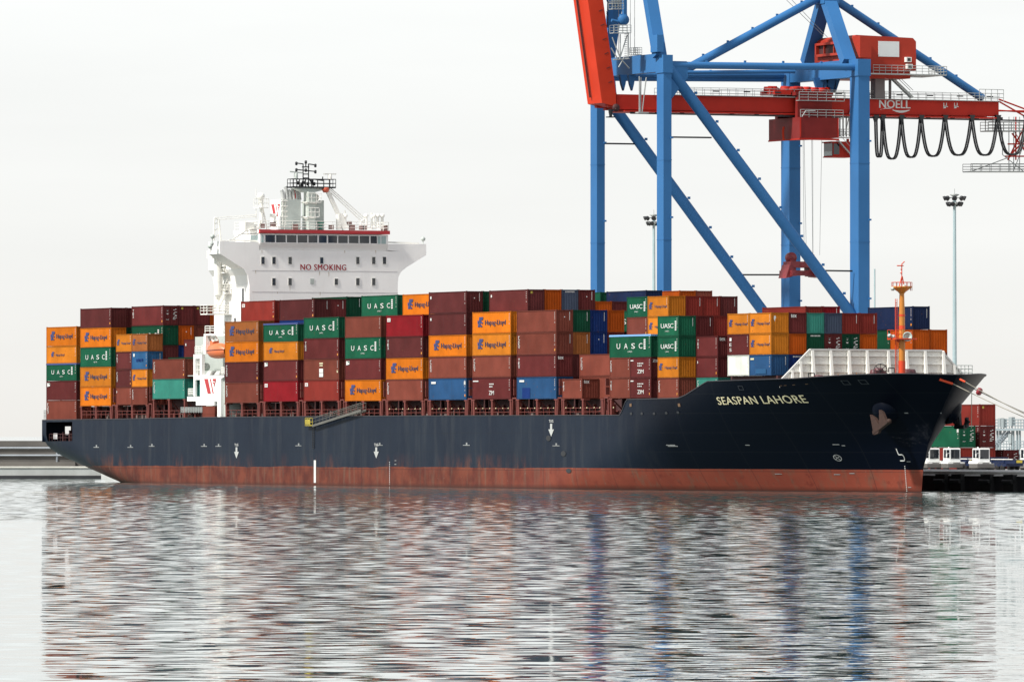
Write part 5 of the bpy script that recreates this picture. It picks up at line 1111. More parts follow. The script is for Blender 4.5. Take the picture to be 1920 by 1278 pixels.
# girder
gz0, gz1 = Z_(210, scc, 52), Z_(182, scc, 52); gw0, gw1 = W_(1157, scc + 2.2), W_(1873, scc + 2.2)
for a, b_ in ((scc - 2.2, scc - 1.3), (scc + 1.3, scc + 2.2)):
    b = MB(); b.box(a, b_, gw0, gw1, gz0, gz1); b.box(a + .1, b_ - .1, gw0 - 1.4, gw0, gz0 + .3, gz1 + .2)
    part('trolley_girder', b, M['cranered'], crane)
b = MB()
for k in range(14): w = lerp(gw0 + .5, gw1 - .5, k / 13); b.box(scc - 1.29, scc + 1.29, w - .25, w + .25, gz0 + .2, gz1 - .2)
b.box(scc - 2.6, scc + 2.6, gw0 + 1, gw1, gz0 - .32, gz0 - .12)
part('girder_cross_beam', b, M['cranered'], crane)
b = MB(); b.rail((scc + 2.3, gw0 + 8, gz1), (scc + 2.3, gw1, gz1), 1.15, 40, .035, 3); b.rail((scc - 2.3, gw0 + 8, gz1), (scc - 2.3, gw1, gz1), 1.15, 40, .03, 2); b.box(scc + 1.6, scc + 2.9, gw0 + 8, gw1, gz1 + .003, gz1 + .09)
b.rail((scc + 2.9, gw1 - 3.5, gz1), (scc + 2.9, gw1 + .4, gz1), 1.7, 4, .05, 3)
part('girder_handrail', b, M['galv'], crane)
b = MB()
for k in range(11):
    w = lerp(gw0 + 10, gw1 - 2, k / 10); b.box(scc + 2.31, scc + 2.6, w, w + .9, gz1 + .6, gz1 + .78)
b.box(scc + 2.25, scc + 2.45, gw0 + 2, gw1 + 12, gz0 - .62, gz0 - .42)
for k in range(16): w = lerp(gw0 + 2, gw1, k / 15); b.box(scc + 2.1, scc + 2.5, w, w + .5, gz0 - .42, gz0 - .1)
part('festoon_rail', b, M['black'], crane)
# maker's name on the girder
xf = scc + 2.22
b = MB(); a = as_(1649, 196, xf); c = as_(1707, 196, xf); put(b, text_mesh('NOELL', c.y - a.y, 1.15, .02, 1.0), lambda u, v: (xf, (a.y + c.y) / 2 + u, a.z + v + .1))
n = 12
for (x0, x1, yb, am) in ((1651, 1676, 206, .28), (1674, 1706, 207, -.34)):
    pa = [as_(lerp(x0, x1, k / n), yb, xf) for k in range(n + 1)]
    for k in range(n):
        z1 = math.sin(math.pi * k / n) * am; z2 = math.sin(math.pi * (k + 1) / n) * am
        b.add([pa[k] + Vector((0, 0, z1)), pa[k + 1] + Vector((0, 0, z2)), pa[k + 1] + Vector((0, 0, z2 * .3 + .08)), pa[k] + Vector((0, 0, z1 * .3 + .08))], [(0, 1, 2, 3)])
for x0 in (1770, 1790):
    for dx, dy, w, h in ((0, 0, .12, .8), (3, 1, .4, .12), (5, -2, .12, .5), (2, 3, .3, .3), (6, 2, .3, .12)): p = as_(x0 + dx, 198 + dy, xf); put(b, rect2(w, h), lambda u, v: (xf, p.y + u, p.z + v))
part('maker_name', b, M['whiteclean'], crane)
# raised boom
hg = Vector((scc, W_(1142, scc + 2.2) , gz0 + .4)); bd = Vector((0, -1.95, 12.9)).normalized(); bn = Vector((0, bd.z, -bd.y))
for a, b_ in ((-2.3, 2.3),):
    b = MB(); pr3 = [hg + bn * -1.05 + bd * .6, hg + bn * 1.05 - bd * .2, hg + bn * 1.3 + bd * 2, hg + bn * 1.1 + bd * 52, hg + bn * -1.1 + bd * 52]
    b.prism([p + Vector((a, 0, 0)) for p in pr3], (b_ - a, 0, 0)); part('boom', b, M['boomred'], crane)
b = MB()
for k in range(13): c = hg + bd * (2.5 + k * 4); b.prism([c + bn * -.7 + Vector((-1.29, 0, 0)), c + bn * .7 + Vector((-1.29, 0, 0)), c + bn * .7 + bd * .4 + Vector((-1.29, 0, 0)), c + bn * -.7 + bd * .4 + Vector((-1.29, 0, 0))], (2.58, 0, 0))

part('boom_tie', b, M['boomred'], crane)
b = MB(); 
for o in (-.75,): p0, p1 = hg - bn * 1.3 + bd * 1.5 + Vector((o, 0, 0)), hg - bn * 1.3 + bd * 50 + Vector((o, 0, 0)); b.bar(p0, p1, .16, .25, (1, 0, 0))
b.lathe(hg + Vector((2.3, 1.0, -.2)), [(.02, 0), (.55, 0), (.55, .15), (.02, .15)], 14, (1, 0, 0))
for k in range(6): c = hg + bd * (3.2 + k * 2.0) + bn * .35 + Vector((2.301, 0, 0)); b.prism([c, c + bn * .6 + bd * .15, c + bn * .6 + bd * .24, c + bd * .1], (.03, 0, 0))
part('boom_rail', b, M['deckdark'], crane)
b = MB(); p = as_(1145, 205, scc + 2); b.tube(p, p - Vector((0, 0, 1.0)), .35, .2, n=10); b.box(p.x - .5, p.x + .5, p.y - .5, p.y + .5, p.z - 1.15, p.z - 1.0); part('buffer', b, M['black'], crane)
def PX(x, y): return as_(x, y, s1c - 5)
# platforms beside the boom hinge
b = MB()
for x0, x1, y, h in ((1147, 1180, 62, 1.1), (1145, 1166, 17, 1.1), (1184, 1200, 103, 1.0), (1145, 1166, 6, .8)):
    p, q4 = PX(x0, y), PX(x1, y); b.bar(p, q4, 1.2, .1)
    for o in (-.6, .6): b.rail(p + Vector((o, 0, 0)), q4 + Vector((o, 0, 0)), h, 4, .035, 3)
for (x0, y0), (x1, y1) in (((1163, 108), (1163, 64)), ((1178, 108), (1178, 60)), ((1148, 70), (1164, 112)), ((1146, 90), (1158, 110)), ((1160, 126), (1170, 108)), ((1162, 110), (1176, 66)), ((1150, 112), (1180, 110)), ((1180, 128), (1164, 110)), ((1204, 210), (1212, 145)), ((1201, 210), (1202, 145)), ((1199, 210), (1199, 143))): b.tube(PX(x0, y0), PX(x1, y1), .09, n=5)
p = PX(1204, 206); b.box(p.x - .5, p.x + .5, p.y - .8, p.y + .8, p.z - .5, p.z - .3)
for k in range(12): b.tube(PX(1171, 108 - k * 4), PX(1176, 108 - k * 4), .04, n=4)
part('service_platform', b, M['galv'], crane)
b = MB()
for x in (1182, 1190): b.tube(PX(x, 100), PX(x, -200), .045, n=5)
for (x0, y0), (x1, y1) in (((1475, 0), (1545, 68)), ((1485, 0), (1552, 70)), ((1160, 100), (1160, -100))): b.tube(as_(x0, y0, scc), as_(x1, y1, scc), .04, n=4)
part('hoist_rope', b, M['galv'], crane)
b = MB(); b.bar(as_(1171, -60, scc + 3), as_(1171, 32, scc + 3), .5, .6, (1, 0, 0)); b.lathe(as_(1171, 37, scc + 3.4), [(.02, 0), (.75, 0), (.75, -.7), (.02, -.7)], 14, (1, 0, 0)); b.prism([as_(1165, 26, scc + 3), as_(1176, 26, scc + 3), as_(1177, 44, scc + 3), as_(1165, 44, scc + 3)], (-.7, 0, 0)); b.tube(as_(1147, 38, scc + 3), as_(1168, 43, scc + 3), .22, n=8)
part('boom_stay_link', b, M['craneblue'], crane)
b = MB()
for k in range(7): b.tube(as_(1139 + (k % 2) * 8, 48 - k * 12, scc + 1), as_(1139 + ((k + 1) % 2) * 8, 36 - k * 12, scc + 1), .2, n=6)
b.bar(as_(1143, 52, scc + 1), as_(1146, -60, scc + 1), .7, .5); part('forestay_link', b, M['craneblue'], crane)
# machinery house
hs1 = scc + 5.9; hw0 = W_(1600, hs1); hw1 = W_(1718, hs1); hz0, hz1 = Z_(146, hs1, hw0 + 5), Z_(70, hs1, hw0 + 5)
b = MB(); c_ = .5
b.prism([(hs1, hw0 + c_, hz1 + .25), (hs1, hw1 - c_, hz1), (hs1, hw1, hz1 - c_), (hs1, hw1, hz0 + 1.1), (hs1, hw0, hz0 + 1.1), (hs1, hw0, hz1 - .2)], (-11.8, 0, 0)); b.box(scc - 5, scc + 5.3, hw0 + .5, hw1 - .6, hz0, hz0 + 1.1)
mh = part('machinery_house', b, M['housered'], crane)
b = MB(); p = Vector((hs1 - 7.8, hw0 - .06, 0)); zz = Z_(108, hs1, hw0); b.box(hs1 - 10.5, hs1 - 2.2, hw0 - .5, hw0 - .003, zz + .5, zz + .85); b.box(hs1 - 10.5, hs1 - 2.2, hw0 - .5, hw0 - .003, zz + 2.1, zz + 2.45); b.box(hs1 - 10.8, hs1 - 10.4, hw0 - .5, hw0 - .003, zz + .5, zz + 2.4)
for o in (-8.5, -5.5): b.box(hs1 + o, hs1 + o + .15, hw0 - .3, hw0 - .003, zz + .9, zz + 2.1)
part('wall_duct', b, M['housered'], mh)
b = MB(); b.box(hs1 - 10.3, hs1 - 2.4, hw0 - .06, hw0 - .004, zz + .86, zz + 2.09); part('wall_recess', b, M['deckdark'], mh)
b = MB(); b.box(hs1 + .003, hs1 + 2.3, hw0 - .1, W_(1634, hs1 + 2.3), Z_(109, hs1, hw0), Z_(68, hs1, hw0)); part('switch_cabinet', b, M['housered'], mh)
b = MB(); a, c = as_(1647, 106, hs1), as_(1686, 78, hs1); b.box(hs1 + .003, hs1 + .06, a.y, c.y, a.z, c.z); part('blank_sign', b, mat('sign_pale', (.66, .68, .68), .5, var=.03), mh)
b = MB()
for x, y in ((1701, 112), (1703, 125)): p = as_(x, y, hs1); b.box(hs1 + .003, hs1 + .6, p.y - .42, p.y + .42, p.z - .35, p.z + .35)
ac = part('air_conditioner', b, M['offwhite'], mh)
b = MB()
for x, y in ((1701, 112), (1703, 125)): p = as_(x, y, hs1); b.box(hs1 + .603, hs1 + .62, p.y - .25, p.y + .25, p.z - .22, p.z + .22)
part('fan_grille', b, M['black'], ac)
b = MB(); za = Z_(138, hs1, hw0 + 4); b.box(hs1 + .003, hs1 + 1.3, hw0 + 1.5, hw1 + 4.2, za - .15, za); b.rail((hs1 + 1.3, hw0 + 2.5, za), (hs1 + 1.3, hw1 + 4.2, za), 1.15, 12, .04, 3); b.rail((hs1 + 1.3, hw1 + 4.2, za), (hs1 - 4, hw1 + 4.2, za), 1.15, 6, .04, 3); b.box(hs1 - 6, hs1, hw1 + .01, hw1 + 4.2, za - .15, za)
p0, p1 = as_(1672, 146, scc + 3), as_(1710, 183, scc + 3)
for o in (-.4, .4): b.bar(p0 + Vector((o, 0, 0)), p1 + Vector((o, 0, 0)), .08, .25); b.tube(p0 + Vector((o, 0, 1)), p1 + Vector((o, 0, 1)), .045, n=4)
for k in range(16): p = p0.lerp(p1, k / 15); b.box(p.x - .4, p.x + .4, p.y - .12, p.y + .12, p.z - .03, p.z + .03)
part('house_walkway', b, M['galv'], mh)
b = MB()
for x, r in ((1646, .75), (1669, .15)): a = as_(x, 160, scc + 2); b.box(a.x - r, a.x + r, a.y - r, a.y + r, gz1, hz0 + .1)
part('house_support', b, mat('support_grey', (.16, .14, .14), .5), crane)
# trolley
ts1 = scc + 4.8; tw0, tw1 = W_(1500, ts1), W_(1573, ts1); tz0, tz1 = Z_(261, ts1, tw0 + 2), Z_(220, ts1, tw0 + 2)
b = MB(); b.prism([(ts1, tw0, tz0), (ts1, tw0, tz1), (ts1, tw1, tz1), (ts1, tw1, tz0 + .25)], (-9.6, 0, 0)); b.box(scc + 2.7, scc + 3.5, tw0 + .3, tw1 - .4, tz1, gz1 + .4); b.box(scc - 3.5, scc - 2.7, tw0 + .3, tw1 - .4, tz1, gz1 + .4)
b.box(scc - 3.5, scc + 3.5, tw0, tw1 - .2, gz1 + .3, gz1 + .8)
tro = part('trolley', b, mat('trolley_dark_red', (.19, .020, .018), .5, spec=.15, var=.12, scale=.5, streak=.3, streak_col=(.14, .02, .02)), crane)
b = MB(); rr = random.Random(11)
for k in range(16): w = lerp(tw0 - 2.5, tw1 + .5, k / 15); s = scc + rr.uniform(-2, 2.5); r = rr.uniform(.3, .6); b.lathe((s, w, gz1 + 1.15), [(.02, -.6), (r, -.6), (r, .6), (.02, .6)], 10, (rr.choice((0, 1)), 1, 0))
b.box(scc - 2, scc + 2.5, tw0 - 2.8, tw0 - .2, gz1 + .4, gz1 + 1.0)
part('hoist_gear', b, M['cranered'], tro)
b = MB()
for z_, wA, wB in ((gz1 - .4, tw0, tw1 + 1), (gz0 + .1 - .9, tw0 + .2, tw1 + .8)):
    b.box(scc + 3.6, scc + 4.6, wA, wB, z_ - .1, z_); b.rail((scc + 4.6, wA, z_), (scc + 4.6, wB, z_), 1.15, 5, .045, 3)
b.path([(scc + 4.85, tw0 + .3, tz1 + .05), (scc + 4.85, tw0 + .9, tz1 + .9), (scc + 4.85, tw0 + 2.4, tz1 + .9)], .07)
part('trolley_walkway', b, M['galv'], tro)
b = MB()
for w in (tw0 + .1, tw1 - .1): b.box(ts1 + .003, ts1 + .09, w - .06, w + .06, tz0 + .3, tz1 - .05)
b.box(ts1 + .003, ts1 + .12, tw0 - .1, tw1, tz0 - .12, tz0 + .15); b.box(ts1 - 9.6, ts1, tw0 - .12, tw0 - .004, tz0 - .1, tz0 + .1)
part('trolley_stiffener', b, M['cranered'], tro)
b = MB(); q5 = [Vector((ts1 - 4 , tw0 - .35, tz0 + .9 + 1.2 * math.sin(t) * 1.0)) + Vector((0, -.25 * math.cos(t), 0)) for t in (-.9, -.4, 0, .4, .9)]; b.path(q5, .16, 8); part('cable_guide', b, M['boomred'], tro)
# operator cab under the trolley
cs1 = scc + 1.4; ca, cb = W_(1562, cs1), W_(1596, cs1); cz0, cz1 = Z_(296, cs1, ca), Z_(267, cs1, ca)
b = MB(); b.box(cs1 - 2.8, cs1, ca, cb, cz0 + .25, cz1); b.box(cs1 - 2.9, cs1 + .1, ca - .1, cb + .4, cz0 + .1, cz0 + .25); b.box(cs1 - 2.9, cs1 + .1, ca - .3, cb + 1.5, cz1, cz1 + .15); b.box(cs1 - .5, cs1 - .2, cb - .5, cb - .2, cz1, tz0 + .3)
cab = part('operator_cab', b, M['cranered'], crane)
b = MB(); b.box(cs1 - 2.7, cs1 - .15, ca - .03, ca - .003, cz0 + .35, cz1 - .1); b.box(cs1 + .003, cs1 + .03, ca + .1, lerp(ca, cb, .35), cz0 + .5, cz1 - .15); part('cab_window', b, M['glass'], cab)
b = MB(); b.box(cs1 - 2.6, cs1 - .2, ca - .06, ca - .034, cz0 + .35, cz0 + .95); part('cab_window', b, M['glasslit'], cab, 'pale lower pane of the cab')
b = MB(); p0, p1 = as_(1573, 264, cs1 + .6), as_(1596, 290, cs1 + .6)
b.bar(p0, p1, .06, .2); b.tube(p0 + Vector((0, 0, 1)), p1 + Vector((0, 0, 1)), .04)
for k in range(9): p = p0.lerp(p1, k / 8); b.box(p.x - .7, p.x, p.y - .1, p.y + .1, p.z - .03, p.z + .03)
a = as_(1573, 257, cs1 + .6); c = as_(1597, 257, cs1 + .6); b.box(a.x - 1.2, a.x, a.y, c.y, a.z - .1, a.z); b.rail(a, c, 1.1, 5, .04, 3)
for x in (1575, 1581, 1587, 1593): b.tube(as_(x, 218, cs1), as_(x, 256, cs1), .12, n=6)
b.tube(as_(1596, 200, cs1 + 1), as_(1585, 252, cs1 + 1), .07)
part('cab_stair', b, M['galv'], cab)
b = MB()
for x0, x1 in ((1506, 1508), (1508, 1512), (1522, 1524), (1524, 1524.5), (1541, 1537)): b.tube(as_(x0, 262, scc), as_(x1, 478, scc), .03, n=5)
part('hoist_rope', b, M['galv'], crane)
# head block and spreader hanging on the ropes
b = MB(); a, c = as_(1482, 500, scc + 1), as_(1533, 500, scc + 1)
b.box(scc - 1.2, scc + 1.2, a.y, c.y, a.z - .1, a.z + .75); b.box(scc - 2, scc + 2, a.y - .2, a.y + .5, a.z - 1.3, a.z - .5); b.box(scc - 2, scc + 2, c.y - .5, c.y + .2, a.z - 1.3, a.z - .5); b.box(scc - .7, scc + .7, a.y, c.y, a.z - 1.2, a.z - .5)
for y in (a.y + .6, c.y - .8):
    b.lathe((scc - .4, y, a.z + 1.3), [(.02, 0), (.75, 0), (.75, .8), (.02, .8)], 12, (1, 0, 0)); b.box(scc - .8, scc + .8, y - .4, y + .4, a.z - .6, a.z + 1)
b.prism([(scc + 1.25, a.y - .8, a.z - 1.6), (scc + 1.25, a.y - .2, a.z + .3), (scc + 1.25, a.y + .4, a.z - .2), (scc + 1.25, a.y + .2, a.z - 1.4)], (-2.4, 0, 0)); b.prism([(scc + 1.25, c.y + .7, a.z - 1.5), (scc + 1.25, c.y - .4, a.z - 1.4), (scc + 1.25, c.y - .3, a.z + .3), (scc + 1.25, c.y + .3, a.z + .3)], (-2.4, 0, 0))
part('head_block', b, mat('spreader_red', (.22, .025, .028), .5, var=.25, scale=2), crane)
# festoon cable loops
b = MB()
hx = (1642, 1655, 1690, 1727, 1772, 1822, 1871, 1925); lo = (294, 298, 295, 293, 291, 291, 290)
for k in range(len(hx) - 1):
    for off in (-.14, .14):
        pts = []
        x0, x1, yl = hx[k], hx[k + 1], lo[k]
        for i in range(17):
            t = i / 16; u = 2 * t - 1; x = (x0 + x1) / 2 + (x1 - x0) / 2 * (math.copysign(abs(u) ** .62, u)) * .96
            pts.append(as_(x, yl - (yl - 222) * abs(u) ** 2.0 if x1 - x0 > 20 else yl - (yl - 222) * abs(u) ** 3, scc + 2.35) + Vector((off, off * .6, 0)))
        b.path(pts, .135, 5)
for x in hx: p = as_(x, 219, scc + 2.35); b.prism([p + Vector((-.3, -.45, .25)), p + Vector((-.3, .45, .25)), p + Vector((-.3, .12, -.7)), p + Vector((-.3, -.12, -.7))], (.6, 0, 0))
part('festoon_cable', b, M['cable'], crane)
# back-reach maintenance frame at the girder's end
b = MB()
for (x0, y0), (x1, y1) in (((1873, 186), (1990, 230)), ((1873, 190), (1960, 240)), ((1873, 207), (1990, 215)), ((1905, 219), (1905, 300)), ((1930, 219), (1890, 300)), ((1873, 208), (1990, 208)), ((1890, 270), (1990, 270)), ((1885, 293), (1990, 293)), ((1898, 250), (1935, 300)), ((1935, 250), (1895, 290))): b.tube(CX(x0, y0), CX(x1, y1), .12, n=6)
part('backreach_frame', b, M['cranered'], crane)
b = MB()
for x0, x1, y, h in ((1846, 1990, 246, 1.3), (1813, 1990, 322, 1.1)):
    p, q4 = CX(x0, y), CX(x1, y); b.bar(p, q4, 2.4, .16)
    for o in (-1.2, 1.2): b.rail(p + Vector((o, 0, 0)), q4 + Vector((o, 0, 0)), h, 10, .045, 3)
for (x0, y0), (x1, y1) in (((1848, 246), (1848, 219)), ((1892, 219), (1892, 320)), ((1901, 219), (1901, 320)), ((1912, 219), (1912, 320)), ((1880, 246), (1880, 290)), ((1820, 322), (1905, 290)), ((1880, 290), (1920, 322)), ((1862, 219), (1862, 246)), ((1930, 246), (1900, 322)), ((1902, 246), (1935, 300))): b.tube(CX(x0, y0), CX(x1, y1), .07, n=5)
part('maintenance_platform', b, M['galv'], crane)

# ================================================================== LAMP MASTS
def lampmast(x, ytop, w, hw, label, head=True):
    s = S_(x, w); zt_ = Z_(ytop, s, w); k = F / depth(s, w)
    r = empty('high_mast_lamp' if head else 'steel_pole', (s, w, QZ), label, 'lamp mast' if head else 'pole', 'high-mast lamps on the quay' if head else None)
    b = MB(); b.tube((s, w, QZ), (s, w, zt_), .36 if head else .18, .20 if head else .12, 14); b.tube((s, w, QZ), (s, w, QZ + .3), .6, n=12); part('pole', b, M['lamppole'], r)
    if not head: return
    b = MB(); b.lathe((s, w, zt_ - 1.3), [(.3, 0), (1.0, .1), (1.0, .2), (.3, .3)], 12); b.lathe((s, w, zt_ + .1), [(.3, -.3), (.7, 0), (.3, .1)], 12); b.tube((s, w, zt_), (s, w, zt_ + .9), .04)
    for j, (rr_, zz, n3) in enumerate(((1.35, -.35, 8), (.95, -1.15, 6))):
        for i in range(n3): t = i * 2 * math.pi / n3 + .3; b.tube((s, w, zt_ + zz), (s + rr_ * math.cos(t), w + rr_ * math.sin(t), zt_ + zz), .06, n=5)
    h = part('lamp_ring', b, M['galv'], r)
    for rr_, zz, n3 in ((1.35, -.4, 8), (.95, -1.2, 6)):
        for i in range(n3):
            t = i * 2 * math.pi / n3 + .3; c = Vector((s + rr_ * math.cos(t), w + rr_ * math.sin(t), zt_ + zz)); d = Vector((math.cos(t), math.sin(t), -.5)).normalized()
            b = MB(); b.lathe(c, [(.02, -.25), (.28, -.15), (.36, .15), (.30, .2), (.02, .22)], 10, d); part('floodlight', b, M['black'], h)
lampmast(1790, 366, 75, 41, 'tall grey floodlight mast right of the crane, behind the bow')
lampmast(1226, 404, 90, 45, 'tall grey floodlight mast seen just left of the crane\'s waterside leg')
lampmast(1640, 504, 110, 8, 'thin pale pole just right of the crane\'s landside leg', False)

# ================================================================== QUAY: containers, tractors, trailer, access bridge
qs = 165.8; qw = 64.3
for t, (c_, e_, dr_, lab) in enumerate((('brick', None, False, 'brick red quay container at the foot of the tall stack behind the bow'), ('maroon', 'door', True, 'maroon quay container with its barred doors showing, in the middle of the tall stack'), ('brick', 'yel', False, 'brick red quay container on top of the tall stack right of the bow'))):
    container(qs, qw, QZ + .03 + t * (HI + GAP), LL, HI, c_, None, e_, lab, dr_, group='containers stacked on the quay')
gs = S_(1799, qw - 3.2) - LL
container(gs, qw - 3.2, QZ + .03, LL, HI, 'brick', None, None, 'brick red quay container beneath the green one behind the tractors', group='containers stacked on the quay')
container(gs, qw - 3.2, QZ + .06 + HI, LL, HI, 'green', 'plate', 'door', 'green quay container with barred doors beside the bow, just behind the anchor', True, group='containers stacked on the quay')
container(S_(1881, 70) - LL, 70, QZ + .03, LL, ST, 'maroon', None, 'door', 'low maroon quay container alone right of the stack, above the blue trailer', True, group='containers stacked on the quay')

_tk = {}
def tractor(s, w, label):
    r = bpy.data.objects.new('terminal_tractor', None); r.location = (s, w, QZ); COL.objects.link(r); tag(r, label, 'tractor unit', 'white terminal tractors parked on the quay')
    if not _tk:
        b = MB(); b.prism([(0, 0, 1.15), (0, 0, 2.82), (-.12, 0, 2.92), (-1.75, 0, 2.92), (-1.85, 0, 2.8), (-1.85, 0, 1.15)], (0, 1.55, 0)); b.box(-2.1, .35, -.45, 2.05, .905, 1.14); b.box(-2.1, -1.9, -.4, 2.0, 1.141, 1.3); b.tube((-.9, .3, 2.9), (-.9, .3, 3.1), .08, n=8); b.box(-.3, -.1, -.42, -.35, 1.8, 2.2); b.bar((0, .05, 2.3), (-.2, -.4, 2.2), .04, .04)
        _tk['cab'] = (b.mesh('cab'), 'truckwhite')
        b = MB(); b.box(.003, .03, .14, 1.41, 1.55, 2.75); b.box(-.85, -.1, -.03, -.003, 1.65, 2.72); b.box(-1.65, -1.0, -.03, -.003, 1.65, 2.72); _tk['window'] = (b.mesh('window'), 'glass')
        b = MB(); b.box(-1.9, .38, -.47, 2.07, .35, .90); b.box(.381, .42, -.2, 1.8, .45, .6); b.box(.351, .38, .3, 1.3, .95, 1.05); _tk['bumper'] = (b.mesh('bumper'), 'truckgrey')
        b = MB(); b.box(-5.6, -1.9, .1, 1.5, .65, 1.0); b.prism([(-2.3, .3, 1.0), (-2.3, .3, 1.5), (-3.2, .3, 1.2), (-3.2, .3, 1.0)], (0, 1, 0)); b.box(-5.2, -3.6, .0, 1.6, 1.0, 1.25); _tk['chassis'] = (b.mesh('chassis'), 'chassis')
        b = MB(); b.lathe((0, 0, 0), [(.02, 0), (.25, .0), (.28, .06), (.5, .06), (.5, .36), (.02, .36)], 16, (0, 1, 0)); _tk['wheel'] = (b.mesh('wheel'), 'rubber')
    for k in ('cab', 'window', 'bumper', 'chassis'): lpart(k, _tk[k][0], M[_tk[k][1]], r)
    for x in (-.9, -4.4):
        for y in (-.42, 1.66): o = lpart('wheel', _tk['wheel'][0], M['rubber'], r); o.location = (x, y, .5)
for x, w, lab in ((1742, 42, 'white terminal tractor half hidden by the ship\'s stem'), (1781, 44, 'white terminal tractor with open quay on its left, just right of the stem'), (1836, 46, 'white terminal tractor below the tall quay stack, next to the blue trailer')):
    tractor(S_(x, w), w, lab)
# chassis trailer trains behind each tractor and beside them
def trailer(s, w, L, label, grp='blue terminal trailers on the quay'):
    r = bpy.data.objects.new('terminal_trailer', None); r.location = (s, w, QZ); COL.objects.link(r); tag(r, label, 'trailer', grp)
    b = MB(); b.box(-L, 0, .0, .3, .95, 1.45); b.box(-L, 0, 1.9, 2.2, .95, 1.45)
    for k in range(5): x = -L + k * (L - .3) / 4; b.box(x, x + .3, -.1, 2.3, 1.0, 1.4)
    b.box(-L, -L + .25, -.1, 2.3, 1.45, 1.75); b.box(-.25, 0, -.1, 2.3, 1.45, 1.75); b.box(-L + 1, -L + 4.2, -.15, 2.35, .6, .94); lpart('trailer_frame', b.mesh('trailer_frame'), M['chassis'], r)
    b = MB(); b.box(-L * .48, -L * .36, -.04, -.003, 1.05, 1.4); lpart('reflector_plate', b.mesh('reflector_plate'), M['yellow'], r)
    b = MB(); b.box(-L, -L * .55, -.12, -.02, 1.46, 1.56); lpart('edge_strip', b.mesh('edge_strip'), M['truckwhite'], r)
    for x in (-L + 1.6, -L + 3.0, -1.6):
        for y in (-.2, 1.9): o = lpart('wheel', _tk['wheel'][0], M['rubber'], r); o.location = (x, y, .5)
trailer(S_(1760, 42) - 1.5 + .0, 49.5, 8, 'blue trailer standing in the shade between the two nearest tractors')
trailer(S_(1816, 48), 51.5, 8, 'blue trailer behind the gap between the last two tractors')
trailer(S_(1950, 46), 46, 13, 'long blue trailer with a yellow plate, at the right edge')
tractor(S_(1926, 53), 53, 'white terminal tractor behind the long blue trailer, at the right edge')
# steel access bridge far behind, distance haze painted in as paleness
gb = empty('access_bridge', (S_(1900, 150), 150, QZ), 'haze-paled steel access bridge with stairs and railings, far right behind the quay', 'footbridge')
b = MB()
def gx(x, y, w=150): return aw(x, y, w)
b.bar(gx(1850, 805), gx(1990, 805), 1.5, .35); b.bar(gx(1850, 846), gx(1990, 850), 1.5, .5); b.bar(gx(1866, 853), gx(1990, 853), .3, .6)
for x in (1870, 1875, 1900, 1907, 1912, 1935): p = gx(x, 806); b.tube(p, Vector((p.x, p.y, QZ)), .2, n=6)
part('bridge_deck', b, M['farsteel'], gb)
b = MB(); b.rail(gx(1850, 803), gx(1990, 803), 1.4, 26, .08, 3); b.rail(gx(1850, 842), gx(1990, 846), 1.4, 26, .06, 3); part('bridge_railing', b, M['farsteel'], gb)
b = MB(); b.bar(gx(1866, 838), gx(1893, 808), .2, .6); b.bar(gx(1863, 834), gx(1886, 806), .2, .25); b.bar(gx(1862, 858), gx(1893, 842), .2, .4)
for k in range(9): p = gx(1866 + k * 3, 838 - k * 3.3); b.box(p.x - .1, p.x + .1, p.y - .5, p.y + .5, p.z - .1, p.z + .1)
part('bridge_stair', b, mat('stair_grey', (.22, .26, .29), .6), gb)
b = MB()
for x, y in ((1877, 792), (1882, 793), (1897, 790), (1896, 822)): p = gx(x, y); b.box(p.x - .5, p.x + .5, p.y - .3, p.y + .3, p.z - .7, p.z + .7); b.tube(p, p - Vector((0, 0, 2.5)), .1, n=5)
part('bridge_signal', b, mat('signal_grey', (.25, .29, .30), .6), gb)

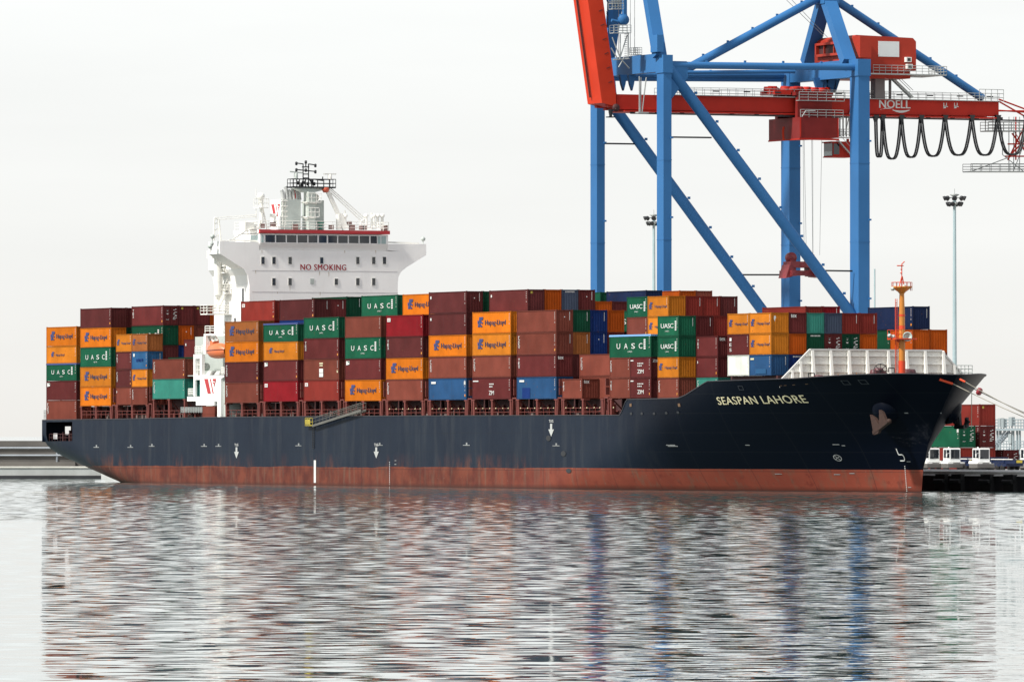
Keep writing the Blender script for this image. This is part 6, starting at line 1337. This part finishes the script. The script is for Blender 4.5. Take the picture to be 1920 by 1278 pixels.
# ================================================================== MOORING LINES
def line(pts, r=.05):
    return MB().path(pts, r, 6)
def sag(a, b, d, n=14):
    a = Vector(a); b = Vector(b); return [a.lerp(b, i / n) - Vector((0, 0, d * 4 * (i / n) * (1 - i / n))) for i in range(n + 1)]
def hpt(x, y): s, z = on_hull(x, y); return Vector(hp(s, z, .12))
B1 = Vector((285, 35.5, QZ + .7)); B2 = Vector((279, 35.5, QZ + .7))
for b_, lab in ((B1, 'black quay bollard farther ahead of the bow'), (B2, 'black quay bollard nearer to the bow')):
    m_ = MB(); m_.lathe((b_.x, b_.y, QZ), [(.5, .0), (.5, .1), (.25, .2), (.25, .6), (.42, .7), (.4, .85), (.02, .9)], 14); tag(part('mooring_bollard', m_, M['black']), lab, 'bollard', 'quay bollards')
a = hpt(1763, 711); a2 = hpt(1783, 719)
tag(part('mooring_line', line(sag(a2, B1, 1.2), .055), M['rope']), 'pale mooring line from the orange sleeve on the bow, lowest of the lines', 'rope', 'bow mooring lines')
tag(part('chafe_sleeve', line([a, a2], .17), M['mastred']), 'long orange chafe sleeve on the lowest mooring line at the bow', 'rope sleeve', 'orange rope sleeves')
c = hpt(1802, 711); c2 = hpt(1812, 716)
tag(part('mooring_line', line(sag(c2, B2, 1.0), .055), M['rope']), 'pale mooring line from the short orange sleeve near the bow tip', 'rope', 'bow mooring lines')
tag(part('chafe_sleeve', line([c, c2], .13), M['mastred']), 'short orange chafe sleeve nearer the tip of the bow', 'rope sleeve', 'orange rope sleeves')
d = Vector((259.5, 17.6, Z_(717, 259.5, 17.6))); pg = sag(d, B2, .6)
tag(part('mooring_line', line(pg, .06), mat('rope_dark', (.08, .08, .08), .8)), 'dark mooring line leading through the red rat guard at the bow tip', 'rope', 'bow mooring lines')
rgp = as_(1853, 727, 260); rgc = min(((p, (p - rgp).length) for p in sag(d, B2, .6, 80)), key=lambda q_: q_[1])[0]
m_ = MB(); m_.lathe(rgc, [(.02, -.1), (.42, -.25), (.5, 0), (.42, .25), (.02, .1)], 14, (B2 - d).normalized()); tag(part('rat_guard', m_, mat('rat_guard_red', (.25, .02, .03), .5)), 'round red rat guard threaded on the line off the bow tip', 'rat guard')
v0 = aw(1822, 737, 20); tag(part('hanging_line', line([v0, v0 + Vector((-1.2, .6, -4.3))], .05), M['rope']), 'thin rope hanging straight down from the bow flare', 'rope')
